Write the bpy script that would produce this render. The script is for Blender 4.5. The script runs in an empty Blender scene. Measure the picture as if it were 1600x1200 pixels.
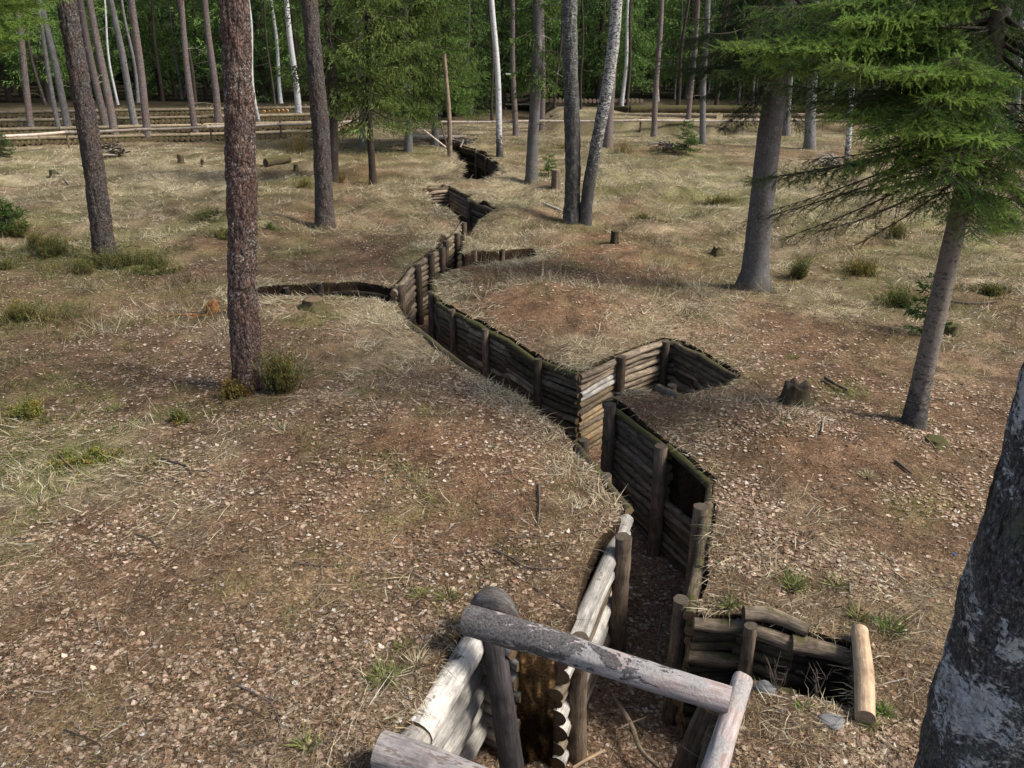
import bpy, math, random
import numpy as np
from mathutils import Vector
from mathutils.geometry import delaunay_2d_cdt
R = math.radians
rng = np.random.default_rng(7)
random.seed(7)
sc = bpy.context.scene
COL = sc.collection

# ------------------------------------------------------------------ camera
H = 4.2; PITCH = R(22.4); F = 1250.0
cp, sp = math.cos(PITCH), math.sin(PITCH)
cam = bpy.data.cameras.new('camera'); camo = bpy.data.objects.new('camera', cam); COL.objects.link(camo)
cam.lens = 36*F/1600; cam.sensor_width = 36; cam.clip_end = 2000; cam.clip_start = .05
camo.location = (0, 0, H); camo.rotation_euler = (R(90)-PITCH, 0, 0)
sc.camera = camo

def ray(px, py):
    u = (px-800)/F; v = (py-600)/F
    return np.array([u, cp - v*sp, -(sp + v*cp)])

# ------------------------------------------------------------------ noise
def _hash(ix, iy, s):
    n = (ix.astype(np.int64)*374761393 + iy.astype(np.int64)*668265263 + s*974711) & 0xffffffff
    n = ((n ^ (n >> 13))*1274126177) & 0xffffffff
    n = ((n ^ (n >> 16))*2246822519) & 0xffffffff
    return ((n ^ (n >> 15)) & 0xffffff)/float(0xffffff)
def vnoise(x, y, s=0):
    x = np.asarray(x, float); y = np.asarray(y, float)
    ix = np.floor(x); iy = np.floor(y); fx = x-ix; fy = y-iy
    fx = fx*fx*(3-2*fx); fy = fy*fy*(3-2*fy)
    a = _hash(ix, iy, s); b = _hash(ix+1, iy, s); c = _hash(ix, iy+1, s); d = _hash(ix+1, iy+1, s)
    return (a*(1-fx)+b*fx)*(1-fy)+(c*(1-fx)+d*fx)*fy
def pnoise(u, v, K, s=0):
    ix = np.floor(u); iy = np.floor(v); fx = u-ix; fy = v-iy; fx = fx*fx*(3-2*fx); fy = fy*fy*(3-2*fy); x0 = np.mod(ix, K); x1 = np.mod(ix+1, K)
    return (_hash(x0, iy, s)*(1-fx)+_hash(x1, iy, s)*fx)*(1-fy)+(_hash(x0, iy+1, s)*(1-fx)+_hash(x1, iy+1, s)*fx)*fy
def fbm(x, y, s=0, o=4):
    t = 0; a = .5; n = 0
    for i in range(o):
        t = t + a*vnoise(x*2**i, y*2**i, s+i*17); n += a; a *= .5
    return t/n
def sstep(a, b, x):
    t = np.clip((x-a)/(b-a), 0, 1); return t*t*(3-2*t)

# ------------------------------------------------------------------ terrain
def tier_front(x):            # world Y of the foot of the lowest log terrace on the left
    return 41.0 + (x+25)*0.30
MOUNDS = []
def h(x, y):
    x = np.asarray(x, float); y = np.asarray(y, float)
    z = (fbm(x*.22, y*.22, 3, 3)-.5)*.30*sstep(3, 10, y) + (fbm(x*1.1, y*1.1, 9, 3)-.5)*.07
    z = z + (fbm(x*.8, y*.8, 21, 3)-.5)*.55*sstep(13, 22, y)*(1-sstep(44, 50, y))
    z = z*(1-.85*sstep(37, 40, y)*(1-sstep(70, 90, y)))
    # terraces on the left
    tf = tier_front(x); fade = 1-sstep(-10.5, -6.5, x)
    for k in range(4):
        z = z + fade*.30*sstep(-.15, .15, y-(tf+k*2.0))
    # banks on the right
    fr = sstep(1.2, 3.2, x)
    z = z + fr*(.65*sstep(-.3, .3, y-47.5-.4*np.sin(x*.5)) + .35*sstep(0, 9, y-48) + .3*sstep(-.3, .3, y-58))
    for (mx, my, rx, ry, a) in MOUNDS:
        z = z + a*np.exp(-((x-mx)/rx)**2-((y-my)/ry)**2)
    return z
def at(px, py, dz=0.0):
    d = ray(px, py); z = 0.0
    for _ in range(14):
        t = (H-(z+dz))/(-d[2]); p = d*t
        z = .5*z+.5*float(h(p[0], p[1]))
    t = (H-(z+dz))/(-d[2]); p = d*t
    return np.array([p[0], p[1], z+dz])
def atz(px, py, z):
    d = ray(px, py); t = (H-z)/(-d[2]); p = d*t
    return np.array([p[0], p[1], z])
def atY(px, py, Y):
    d = ray(px, py); t = Y/d[1]
    return np.array([d[0]*t, Y, H+d[2]*t])
def pxw(base, px):            # width in photo pixels -> metres at a ground point
    depth = base[1]*cp + (H-base[2])*sp
    return px*depth/F
def proj(P):
    P = np.asarray(P); dy = P[:, 1]; dz = P[:, 2]-H
    dep = dy*cp - dz*sp; up = dy*sp + dz*cp
    return 800+F*P[:, 0]/dep, 600-F*up/dep
for (px, py, rx, ry, a) in [(775, 186, 3.2, 2.5, .75), (215, 262, 1.6, 1.0, .35), (100, 300, 1.5, .8, .2), (270, 285, 1.5, .8, .25),
                            (950, 280, 1.6, 1.0, .3), (1040, 235, 1.5, 1.0, .35), (640, 300, 1.5, 1.6, .15), (460, 225, 1.2, .8, .35),
                            (1010, 300, 1.5, .9, .25), (870, 490, 1.6, 1.4, .46), (640, 690, 2.0, 1.6, .44), (1230, 700, 1.3, 1.1, .26), (800, 820, 1.2, 1.0, .12), (640, 390, 1.4, 1.3, .22), (830, 430, 1.8, 1.1, .2), (1180, 850, 1.1, .8, .12), (520, 540, 1.3, .9, .12), (780, 340, 1.2, 1.5, .2), (480, 290, 1, .6, .2), (860, 320, 2.0, 1.5, .15), (1290, 430, .9, .5, .15)]:
    p = atz(px, py, 0); MOUNDS.append((p[0], p[1], rx, ry, a))

# ------------------------------------------------------------------ trench outlines (edge of the trench on the ground)
SEG = {}
def seg(name, pts): SEG[name] = pts
seg('L0', [(500, 1330), (745, 950)]); seg('L1', [(745, 950), (806, 982)]); seg('L2', [(806, 982), (868, 1000)])
seg('L3', [(868, 1000), (970, 790)])
seg('L4', [(970, 790), (930, 738), (890, 690), (850, 655), (760, 598), (690, 551), (640, 510), (610, 475)])
seg('L5a', [(610, 475), (592, 467), (540, 464), (410, 464), (385, 462)]); seg('L5b', [(385, 462), (385, 449)])
seg('L5c', [(385, 449), (480, 444), (560, 440), (612, 450)])
seg('L6', [(612, 450), (645, 411), (680, 388), (702, 368), (718, 345)])
seg('L7', [(718, 345), (706, 333), (685, 322), (672, 312), (660, 300)])
seg('L8', [(660, 300), (668, 293), (702, 290)])
seg('R1', [(702, 290), (735, 308), (776, 325)]); seg('R2', [(776, 325), (752, 343), (737, 370), (722, 397)])
seg('R3', [(722, 397), (780, 392), (838, 385)]); seg('R3e', [(838, 385), (838, 401)])
seg('R4', [(838, 401), (800, 408), (740, 416), (700, 425), (678, 442)])
seg('R5', [(678, 442), (692, 470), (740, 497), (800, 528), (850, 560), (905, 580)])
seg('R6', [(905, 580), (960, 553), (1035, 527)]); seg('R7', [(1035, 527), (1060, 530), (1100, 550), (1157, 583)])
seg('R8', [(1157, 583), (1150, 596), (1110, 608), (1055, 618), (1030, 611), (985, 611), (957, 624)])
seg('R9', [(957, 624), (1050, 693), (1122, 748)]); seg('R10', [(1122, 748), (1120, 790), (1106, 880), (1090, 955)])
seg('R11', [(1090, 955), (1165, 958), (1250, 985), (1335, 1003)]); seg('R11e', [(1335, 1003), (1338, 1118)])
seg('R12', [(1338, 1118), (1290, 1098), (1230, 1087), (1180, 1070), (1155, 1085)])
seg('R13', [(1155, 1085), (1130, 1160), (1090, 1330)]); seg('END', [(1090, 1330), (500, 1330)])
W = {k: [at(*p) for p in v] for k, v in SEG.items()}
def resample(pts, step, jit, s):
    out = []
    for a, b in zip(pts[:-1], pts[1:]):
        L = np.linalg.norm((b-a)[:2]); n = max(1, int(round(L/step)))
        nrm = np.array([-(b-a)[1], (b-a)[0]])/max(L, 1e-6)
        for i in range(n):
            p = a[:2]+(b-a)[:2]*i/n
            o = (vnoise(p[0]*2.3+s, p[1]*2.3, 5)-.5)*jit if i else 0
            out.append(p+nrm*o)
    return out
POLY = []
for k in W: POLY += resample(W[k], .14, .11, 0)
POLY = np.array(POLY)
FARPX = [(645, 214), (668, 225), (700, 233), (714, 244), (730, 259), (742, 276), (776, 273), (786, 259), (764, 243), (746, 233), (722, 226), (728, 212)]
FARPX = [(645, 214), (668, 225), (700, 233), (712, 244), (724, 259), (722, 275), (716, 284), (752, 283), (776, 274), (786, 259), (764, 243), (746, 233), (722, 226), (728, 212)]
FP = [at(*p) for p in FARPX]; FPOLY = np.array(resample(FP+[FP[0]], .5, .15, 3))
DEPTH = 1.28; FDEPTH = 1.5
def inpoly(x, y, P):
    x = np.asarray(x); y = np.asarray(y); c = np.zeros(x.shape, bool)
    j = len(P)-1
    for i in range(len(P)):
        xi, yi = P[i]; xj, yj = P[j]
        m = (yi > y) != (yj > y)
        if yi != yj: c ^= m & (x < (xj-xi)*(y-yi)/(yj-yi)+xi)
        j = i
    return c
def pdist(x, y, P):
    d = np.full(x.shape, 1e9)
    for i in range(len(P)):
        a = P[i-1]; b = P[i]; ab = b-a; L2 = ab@ab+1e-12
        t = np.clip(((x-a[0])*ab[0]+(y-a[1])*ab[1])/L2, 0, 1)
        d = np.minimum(d, np.hypot(x-a[0]-t*ab[0], y-a[1]-t*ab[1]))
    return d

# ------------------------------------------------------------------ surface zones in world space: straw, green, leaf, rust, sand, dark soil with painted shadow bands
def blob(px, py, rpx, ry, w):
    p = at(px, py); r = pxw(p, rpx); q = at(px, min(py+ry, 1300)); return (p[0], p[1], r, max(abs(q[1]-p[1]), r*.35), w)
STRAW = [blob(*b) for b in [(60, 250, 160, 14, 1.2), (180, 320, 120, 14, .9), (420, 320, 60, 20, .6), (1000, 265, 120, 16, 1.1), (1150, 300, 90, 20, .8), (120, 262, 260, 26, 1), (330, 300, 200, 30, .8), (250, 285, 120, 20, .8), (640, 290, 60, 30, 1), (700, 262, 50, 15, 1), (800, 285, 70, 25, 1), (860, 310, 90, 25, .9),
    (1050, 290, 160, 28, 1), (970, 280, 90, 18, 1), (1200, 330, 160, 35, .6), (1400, 300, 250, 40, .7), (590, 335, 60, 30, .45), (640, 350, 60, 20, .8), (480, 285, 60, 15, .7), (70, 740, 120, 90, .75), (40, 850, 60, 60, .6),
    (1330, 470, 110, 30, .8), (1450, 500, 120, 40, .6), (1500, 420, 200, 60, .7), (800, 355, 60, 25, .8), (780, 380, 40, 15, .8), (570, 490, 60, 18, .8), (640, 540, 50, 20, .7), (900, 540, 90, 30, .35), (1000, 210, 300, 12, 1), (1000, 178, 400, 8, .9),
    (240, 350, 160, 30, .5), (60, 300, 120, 25, .7), (1060, 380, 60, 20, .5), (620, 1070, 50, 40, .8), (1240, 930, 60, 30, .5), (990, 500, 60, 20, .6), (1080, 470, 90, 30, .35), (380, 670, 90, 50, .4)]]
GREEN = [blob(*b) for b in [(50, 400, 150, 30, 1), (40, 620, 120, 60, .7), (70, 720, 150, 80, .9), (30, 340, 80, 20, .7), (1500, 340, 160, 30, .7), (1300, 350, 120, 25, .5), (1120, 310, 100, 16, .6), (950, 300, 80, 14, .5), (60, 385, 110, 25, 1), (30, 495, 90, 30, .9), (180, 410, 90, 22, .9), (60, 690, 130, 50, .7), (120, 730, 90, 60, .6), (20, 830, 60, 70, .5), (420, 600, 60, 40, .7), (330, 640, 70, 25, .5),
    (1400, 470, 60, 20, .7), (1480, 480, 70, 30, .5), (1380, 390, 150, 30, .5), (1350, 430, 90, 25, .5), (1540, 400, 90, 40, .5), (1060, 330, 80, 14, .45), (600, 245, 120, 10, .4), (330, 345, 50, 16, .8), (410, 300, 60, 14, .5), (470, 240, 60, 12, .6),
    (600, 1030, 60, 50, .45), (800, 900, 80, 30, .2), (1240, 915, 80, 25, .4), (1400, 1000, 30, 20, .6), (1400, 640, 60, 18, .5), (1300, 610, 70, 18, .4), (1050, 250, 120, 10, .4), (160, 720, 80, 50, .5), (500, 500, 40, 15, .4), (1080, 770, 40, 20, .2), (250, 500, 100, 40, .15), (600, 1100, 40, 30, .3)]]
RUST = [blob(*b) for b in [(640, 800, 160, 70, .7), (800, 760, 90, 50, .5), (850, 460, 120, 40, .6), (450, 700, 90, 50, .4), (500, 330, 160, 30, .7), (560, 270, 110, 16, .9), (450, 380, 150, 30, .4), (900, 390, 90, 22, .7), (1000, 420, 110, 25, .5), (750, 185, 80, 10, .7), (480, 560, 60, 40, .5), (640, 720, 110, 70, .8), (720, 720, 110, 60, .6), (820, 480, 120, 30, .4),
    (850, 205, 90, 8, .6), (1180, 520, 120, 30, .4), (1250, 680, 130, 40, .4), (470, 680, 60, 60, .4), (600, 900, 120, 60, .3), (200, 1010, 200, 50, .3), (400, 1120, 160, 60, .2), (890, 350, 70, 20, .5)]]
SAND = [blob(*b) for b in [(450, 920, 110, 35, .8), (130, 1120, 110, 45, .8), (560, 810, 80, 35, .5), (300, 1010, 90, 30, .3), (400, 1010, 60, 30, .5), (30, 1180, 60, 30, .6), (210, 1100, 90, 40, .5), (550, 480, 50, 14, .3)]]
DARKZ = [blob(*b) for b in [(200, 590, 220, 60, .45), (150, 520, 160, 40, .35), (230, 760, 100, 50, .3), (300, 340, 180, 20, .35), (1150, 370, 90, 20, .35), (1450, 560, 160, 30, .25), (90, 1030, 190, 26, .7), (250, 1065, 190, 24, .8), (400, 1100, 130, 24, .7), (690, 730, 150, 26, .6), (830, 700, 50, 15, .2), (1240, 640, 90, 20, .6), (1330, 660, 100, 22, .5), (1180, 800, 150, 60, .35), (500, 640, 90, 40, .3), (1230, 620, 70, 20, .6), (340, 560, 120, 60, .3)]]  # darker twiggy soil, plus tree shadow bands painted into the ground colour
def field(x, y, B):
    f = np.zeros(np.shape(x))
    for (bx, by, rx, ry, w) in B: f = np.maximum(f, w*np.exp(-(((x-bx)/rx)**2+((y-by)/ry)**2)*.8))
    return f
def zones(x, y):
    n1 = fbm(x*.9, y*.9, 31, 4); n2 = fbm(x*2.3, y*2.3, 57, 3)
    far = sstep(15, 24, y)
    st = np.clip(field(x, y, STRAW)*1.1+far*.25+(n1-.5)*2.0, 0, 1)
    gr = np.clip(field(x, y, GREEN)*1.2+(n2-.5)*1.5-.03+.12*far, 0, 1)
    ru = np.clip(field(x, y, RUST)*1.2+(n1-.5)*1.0, 0, 1)
    sa = np.clip(field(x, y, SAND)*1.3+(n2-.5)*1.4-.12, 0, 1)
    dk = np.clip(field(x, y, DARKZ)+(n2-.5)*.5, 0, 1)
    ru = ru*(1-.7*st*far); st = st*(1-.75*np.clip(field(x, y, RUST), 0, 1))
    return st, gr, ru, sa, dk
def gcol(x, y):
    st, gr, ru, sa, dk = zones(x, y)
    n = fbm(x*5, y*5, 77, 3)[..., None]; m = fbm(x*17, y*17, 99, 2)[..., None]
    c = np.array([.175, .112, .070])*np.ones(x.shape+(3,))
    def mix(c, k, f): return c*(1-f[..., None])+np.array(k)*f[..., None]
    c = mix(c, (.245, .128, .072), ru*.8); c = mix(c, (.37, .315, .205), st*.75); c = mix(c, (.13, .10, .06), sstep(.47, .66, fbm(x*.9, y*1.3, 123, 4))*sstep(11, 18, y)*.75)
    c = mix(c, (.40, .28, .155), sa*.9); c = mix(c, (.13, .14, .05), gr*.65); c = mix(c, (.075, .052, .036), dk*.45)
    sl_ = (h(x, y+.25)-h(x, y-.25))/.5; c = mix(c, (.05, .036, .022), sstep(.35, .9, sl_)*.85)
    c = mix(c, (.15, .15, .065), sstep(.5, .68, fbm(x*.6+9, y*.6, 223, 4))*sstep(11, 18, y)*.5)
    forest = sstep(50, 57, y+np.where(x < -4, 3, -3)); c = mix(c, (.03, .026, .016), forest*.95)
    return c*(.38+1.24*n)*(.5+1.0*m)

# ------------------------------------------------------------------ mesh helpers
def mesh_np(name, V, Fc, mats=(), smooth=False, colors=None, bk=None, mi=None):
    V = np.asarray(V, np.float32); me = bpy.data.meshes.new(name)
    if isinstance(Fc, np.ndarray):
        k = Fc.shape[1]; loops = Fc.ravel().astype(np.int32); tot = np.full(len(Fc), k, np.int32)
    else:
        tot = np.array([len(f) for f in Fc], np.int32); loops = np.fromiter((i for f in Fc for i in f), np.int32)
    st = np.concatenate([[0], np.cumsum(tot)[:-1]]).astype(np.int32)
    me.vertices.add(len(V)); me.vertices.foreach_set('co', V.ravel())
    me.loops.add(len(loops)); me.loops.foreach_set('vertex_index', loops)
    me.polygons.add(len(tot)); me.polygons.foreach_set('loop_start', st)
    if smooth: me.polygons.foreach_set('use_smooth', np.ones(len(tot), bool))
    for m in mats: me.materials.append(m)
    if mi is not None: me.polygons.foreach_set('material_index', np.asarray(mi, np.int32))
    if colors is not None:
        a = me.color_attributes.new('Col', 'FLOAT_COLOR', 'POINT')
        c = np.ones((len(V), 4), np.float32); c[:, :3] = colors; a.data.foreach_set('color', c.ravel())
    if bk is not None:
        a = me.attributes.new('bk', 'FLOAT_VECTOR', 'POINT'); a.data.foreach_set('vector', np.asarray(bk, np.float32).ravel())
    me.update(calc_edges=True)
    return me
def ob(name, me, parent=None, loc=(0, 0, 0)):
    o = bpy.data.objects.new(name, me); COL.objects.link(o); o.location = loc
    if parent is not None: o.parent = parent
    return o
def empty(name, loc=(0, 0, 0)):
    return ob(name, None, None, loc)
LABELS = {}
def tag(o, label=None, cat=None, group=None, kind=None):
    if label: o['label'] = label
    if cat: o['category'] = cat
    if group: o['group'] = group
    if kind: o['kind'] = kind
    return o

class TB:
    """collects tubes, one mesh"""
    def __init__(s): s.V = []; s.F = []; s.B = []; s.M = []; s.n = 0
    def tube(s, path, rad, seg=10, rough=0.0, cap=True, sub=1, sq=0.0, knots=0, endmat=1, fr=2.0, seedo=None, plates=0.0):
        path = np.array(path, float); rad = np.atleast_1d(np.array(rad, float))
        if len(rad) == 1: rad = np.repeat(rad, len(path))
        if sub > 1:
            t = np.arange(len(path)); tt = np.linspace(0, len(path)-1, (len(path)-1)*sub+1)
            if len(path) > 2:   # catmull-rom
                P = np.vstack([2*path[0]-path[1], path, 2*path[-1]-path[-2]]); o = []
                for q in tt:
                    i = min(int(q), len(path)-2); u = q-i; p0, p1, p2, p3 = P[i], P[i+1], P[i+2], P[i+3]
                    o.append(.5*((2*p1)+(-p0+p2)*u+(2*p0-5*p1+4*p2-p3)*u*u+(-p0+3*p1-3*p2+p3)*u**3))
                newp = np.array(o)
            else: newp = np.array([path[0]+(path[1]-path[0])*q for q in tt])
            rad = np.interp(tt, t, rad); path = newp
        n = len(path); T = np.gradient(path, axis=0); T /= np.linalg.norm(T, axis=1)[:, None]+1e-9
        ref = np.array([0, 0, 1.]) if abs(T[0][2]) < .9 else np.array([1., 0, 0])
        X = np.cross(T, ref); X /= np.linalg.norm(X, axis=1)[:, None]+1e-9; Y = np.cross(T, X)
        th = np.arange(seg)/seg*2*math.pi; ct, st_ = np.cos(th), np.sin(th)
        Ls = np.concatenate([[0], np.cumsum(np.linalg.norm(np.diff(path, axis=0), axis=1))])
        so = random.random()*100 if seedo is None else seedo
        rr = rad[:, None]*np.ones(seg)
        if rough:
            a = vnoise(ct[None]*fr+so, st_[None]*fr+Ls[:, None]*(fr*1.2), 3)+vnoise(ct[None]*fr*3+so, st_[None]*fr*3+Ls[:, None]*fr*4, 8)*.6
            rr = rr*(1+(a-.8)*rough)
        if plates:
            def rg(K, k, s_=3): tw = np.sin(Ls[:, None]*2.1+so)*.35+np.sin(Ls[:, None]*5.3)*.12; n_ = pnoise(np.mod((th/6.28318)[None]*K+tw*K/14, K)+0*Ls[:, None], Ls[:, None]*k+so+0*th[None], K, s_); return 1-np.abs(2*n_-1)
            rr = rr-plates*(rg(14, 4.5)**3+.6*rg(26, 9, 5)**3)+plates*.5*(rg(40, 24, 9)-.5)
        V = path[:, None]+X[:, None]*(rr*ct)[..., None]+Y[:, None]*(rr*st_)[..., None]
        b = np.stack([rr*ct, rr*st_, Ls[:, None]*np.ones(seg)], -1)+np.array([so, so*.7, so*1.3])
        base = s.n; s.V.append(V.reshape(-1, 3)); s.B.append(b.reshape(-1, 3)); s.n += n*seg
        i = np.arange(n-1)[:, None]*seg; j = np.arange(seg)[None]; j2 = (j+1) % seg
        Q = np.stack([i+j, i+j2, i+seg+j2, i+seg+j], -1).reshape(-1, 4)+base
        s.F += Q.tolist(); s.M += [0]*len(Q)
        if cap:
            for e, (k, rev) in enumerate(((0, True), (n-1, False))):
                # own ring for the cut face, slightly inset
                c = path[k]+T[k]*(-.004 if rev else .004)
                ring = V[k]+T[k]*(-.002 if rev else .002)
                s.V.append(ring); s.B.append(np.stack([rad[k]*ct, rad[k]*st_, np.zeros(seg)], -1)); 
                s.V.append(c[None]); s.B.append(np.zeros((1, 3)))
                b0 = s.n; s.n += seg+1
                for q in range(seg):
                    a_, b_ = b0+q, b0+(q+1) % seg
                    s.F.append([b0+seg, b_, a_] if rev else [b0+seg, a_, b_]); s.M.append(endmat)
        return s
    def mesh(s, name, mats, smooth=True):
        if not s.V: s.tube([(0, 0, 0), (0, 0, .01)], .001, 3, cap=False)
        V = np.vstack(s.V); mi = np.minimum(s.M, len(mats)-1)
        me = mesh_np(name, V, s.F, mats, smooth, bk=np.vstack(s.B), mi=mi)
        return me
    def build(s, name, mats, parent=None, smooth=True):
        if not s.V: print('EMPTY', name); return None
        V = np.vstack(s.V)
        if parent is not None: V = V-np.array(parent.location)
        me = mesh_np(name, V, s.F, mats, smooth, bk=np.vstack(s.B), mi=np.minimum(s.M, len(mats)-1))
        return ob(name, me, parent)
    def thing(s, name, mats, loc, smooth=True):
        V = np.vstack(s.V)-np.array(loc)
        me = mesh_np(name, V, s.F, mats, smooth, bk=np.vstack(s.B), mi=np.minimum(s.M, len(mats)-1))
        return ob(name, me, None, loc)

# ------------------------------------------------------------------ materials
def newmat(name):
    m = bpy.data.materials.new(name); m.use_nodes = True; nt = m.node_tree
    for n in list(nt.nodes): nt.nodes.remove(n)
    out = nt.nodes.new('ShaderNodeOutputMaterial'); b = nt.nodes.new('ShaderNodeBsdfPrincipled')
    nt.links.new(b.outputs[0], out.inputs[0]); b.inputs['Roughness'].default_value = .9
    b.inputs['Specular IOR Level'].default_value = .2
    return m, nt, b, out
def N(nt, t, **kw):
    n = nt.nodes.new(t)
    for k, v in kw.items():
        if k in n.inputs: n.inputs[k].default_value = v
        else: setattr(n, k, v)
    return n
def attr(nt, name='bk'):
    return N(nt, 'ShaderNodeAttribute', attribute_name=name)
def mapping(nt, src, scale):
    m = N(nt, 'ShaderNodeMapping'); m.inputs['Scale'].default_value = scale; nt.links.new(src, m.inputs[0]); return m.outputs[0]
def noise(nt, vec, scale, detail=4, rough=.6, dist=0):
    n = N(nt, 'ShaderNodeTexNoise'); n.inputs['Scale'].default_value = scale; n.inputs['Detail'].default_value = detail
    n.inputs['Roughness'].default_value = rough; n.inputs['Distortion'].default_value = dist
    nt.links.new(vec, n.inputs['Vector']); return n.outputs['Fac']
def ramp(nt, fac, stops, interp='LINEAR'):
    r = N(nt, 'ShaderNodeValToRGB'); e = r.color_ramp.elements; r.color_ramp.interpolation = interp
    while len(e) < len(stops): e.new(.5)
    for i, (p, c) in enumerate(stops):
        e[i].position = p; e[i].color = (*c, 1) if len(c) == 3 else c
    nt.links.new(fac, r.inputs[0]); return r.outputs[0]
def mixc(nt, fac, a, b, mode='MIX'):
    m = N(nt, 'ShaderNodeMix', data_type='RGBA', blend_type=mode)
    if isinstance(fac, (int, float)): m.inputs[0].default_value = fac
    else: nt.links.new(fac, m.inputs[0])
    for v, i in ((a, 6), (b, 7)):
        if isinstance(v, tuple): m.inputs[i].default_value = (*v, 1)
        else: nt.links.new(v, m.inputs[i])
    return m.outputs[2]
def math_(nt, op, a, b=0.0):
    m = N(nt, 'ShaderNodeMath', operation=op)
    for v, i in ((a, 0), (b, 1)):
        if isinstance(v, (int, float)): m.inputs[i].default_value = v
        else: nt.links.new(v, m.inputs[i])
    return m.outputs[0]
def bump(nt, b, height, strength, dist):
    u = N(nt, 'ShaderNodeBump'); u.inputs['Strength'].default_value = strength; u.inputs['Distance'].default_value = dist
    nt.links.new(height, u.inputs['Height']); nt.links.new(u.outputs[0], b.inputs['Normal'])
def bw(c): return (c, c, c)

def mat_ground():
    m, nt, b, out = newmat('forest_floor'); a = attr(nt, 'Col'); g = N(nt, 'ShaderNodeNewGeometry')
    P = g.outputs['Position']
    n1 = noise(nt, P, 45, 6, .75); n2 = noise(nt, P, 9, 4, .6); n3 = noise(nt, mapping(nt, P, (1, 1, 1)), 160, 3, .7)
    f = ramp(nt, n1, [(.3, bw(.25)), (.5, bw(1)), (.72, bw(2.0))]); c = mixc(nt, 1.0, a.outputs['Color'], f, 'MULTIPLY')
    f2 = ramp(nt, n2, [(.3, bw(.7)), (.7, bw(1.25))]); c = mixc(nt, 1.0, c, f2, 'MULTIPLY')
    f3 = ramp(nt, n3, [(.35, bw(.6)), (.65, bw(1.4))]); c = mixc(nt, .8, c, f3, 'MULTIPLY')
    nt.links.new(c, b.inputs['Base Color']); b.inputs['Roughness'].default_value = 1; b.inputs['Specular IOR Level'].default_value = .05
    hgt = math_(nt, 'ADD', n1, math_(nt, 'MULTIPLY', n2, 1.5)); bump(nt, b, hgt, .9, .03); return m
def mat_attr(name, rough=.85, trans=0.0, spec=.15):
    m, nt, b, out = newmat(name); a = attr(nt, 'Col'); nt.links.new(a.outputs['Color'], b.inputs['Base Color'])
    b.inputs['Roughness'].default_value = rough; b.inputs['Specular IOR Level'].default_value = spec
    if trans:
        t = N(nt, 'ShaderNodeBsdfTranslucent'); nt.links.new(a.outputs['Color'], t.inputs[0])
        x = N(nt, 'ShaderNodeMixShader'); x.inputs[0].default_value = trans
        nt.links.new(b.outputs[0], x.inputs[1]); nt.links.new(t.outputs[0], x.inputs[2]); nt.links.new(x.outputs[0], out.inputs[0])
    return m
def mat_pine(name='pine_bark', base=((.02, .016, .015), (.10, .075, .066), (.2, .155, .14)), upper=(.35, .15, .07), lich=.66, up0=7.0, sc_=1.0):
    m, nt, b, out = newmat(name); v = attr(nt).outputs['Vector']
    w = N(nt, 'ShaderNodeVectorMath', operation='ADD'); nz = N(nt, 'ShaderNodeTexNoise'); nz.inputs['Scale'].default_value = 6; nt.links.new(v, nz.inputs['Vector'])
    s = N(nt, 'ShaderNodeVectorMath', operation='SCALE'); s.inputs['Scale'].default_value = .22; nz.inputs['Detail'].default_value = 5; nt.links.new(nz.outputs['Color'], s.inputs[0])
    nt.links.new(v, w.inputs[0]); nt.links.new(s.outputs[0], w.inputs[1])
    vo = N(nt, 'ShaderNodeTexVoronoi', feature='DISTANCE_TO_EDGE'); vo.inputs['Scale'].default_value = 1
    nt.links.new(mapping(nt, w.outputs[0], (30*sc_, 30*sc_, 11*sc_)), vo.inputs['Vector'])
    n1 = noise(nt, mapping(nt, v, (1, 1, .35)), 55, 5, .7); n2 = noise(nt, v, 3.2, 4, .6)
    hh = math_(nt, 'ADD', ramp(nt, vo.outputs['Distance'], [(0, bw(.0)), (.13, bw(.6)), (.5, bw(.85))]), math_(nt, 'MULTIPLY', n1, 1.1))
    hh = math_(nt, 'MULTIPLY', hh, .6)
    c = ramp(nt, hh, [(.25, base[0]), (.55, base[1]), (.9, base[2])])
    tint = ramp(nt, n2, [(.35, (1.05, .80, .70)), (.65, (.92, .93, .93))]); c = mixc(nt, .8, c, tint, 'MULTIPLY')
    # lichen flecks
    n3 = noise(nt, v, 30, 4, .6); n4 = noise(nt, v, 2.0, 3, .5)
    lf = math_(nt, 'MULTIPLY', ramp(nt, n3, [(lich-.04, bw(0)), (lich, bw(1))]), ramp(nt, n4, [(.42, bw(.15)), (.6, bw(1))]))
    c = mixc(nt, lf, c, (.38, .40, .37))
    # orange upper stem
    o = N(nt, 'ShaderNodeNewGeometry'); sx = N(nt, 'ShaderNodeSeparateXYZ'); nt.links.new(o.outputs['Position'], sx.inputs[0])
    zf = ramp(nt, math_(nt, 'MULTIPLY', math_(nt, 'ADD', sx.outputs[2], math_(nt, 'MULTIPLY', n2, 2.5)), 1/20), [(up0/20, bw(0)), ((up0+3)/20, bw(1))])
    c = mixc(nt, math_(nt, 'MULTIPLY', zf, .7), c, upper)
    nt.links.new(c, b.inputs['Base Color']); bump(nt, b, hh, 1.0, .02); return m
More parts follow.
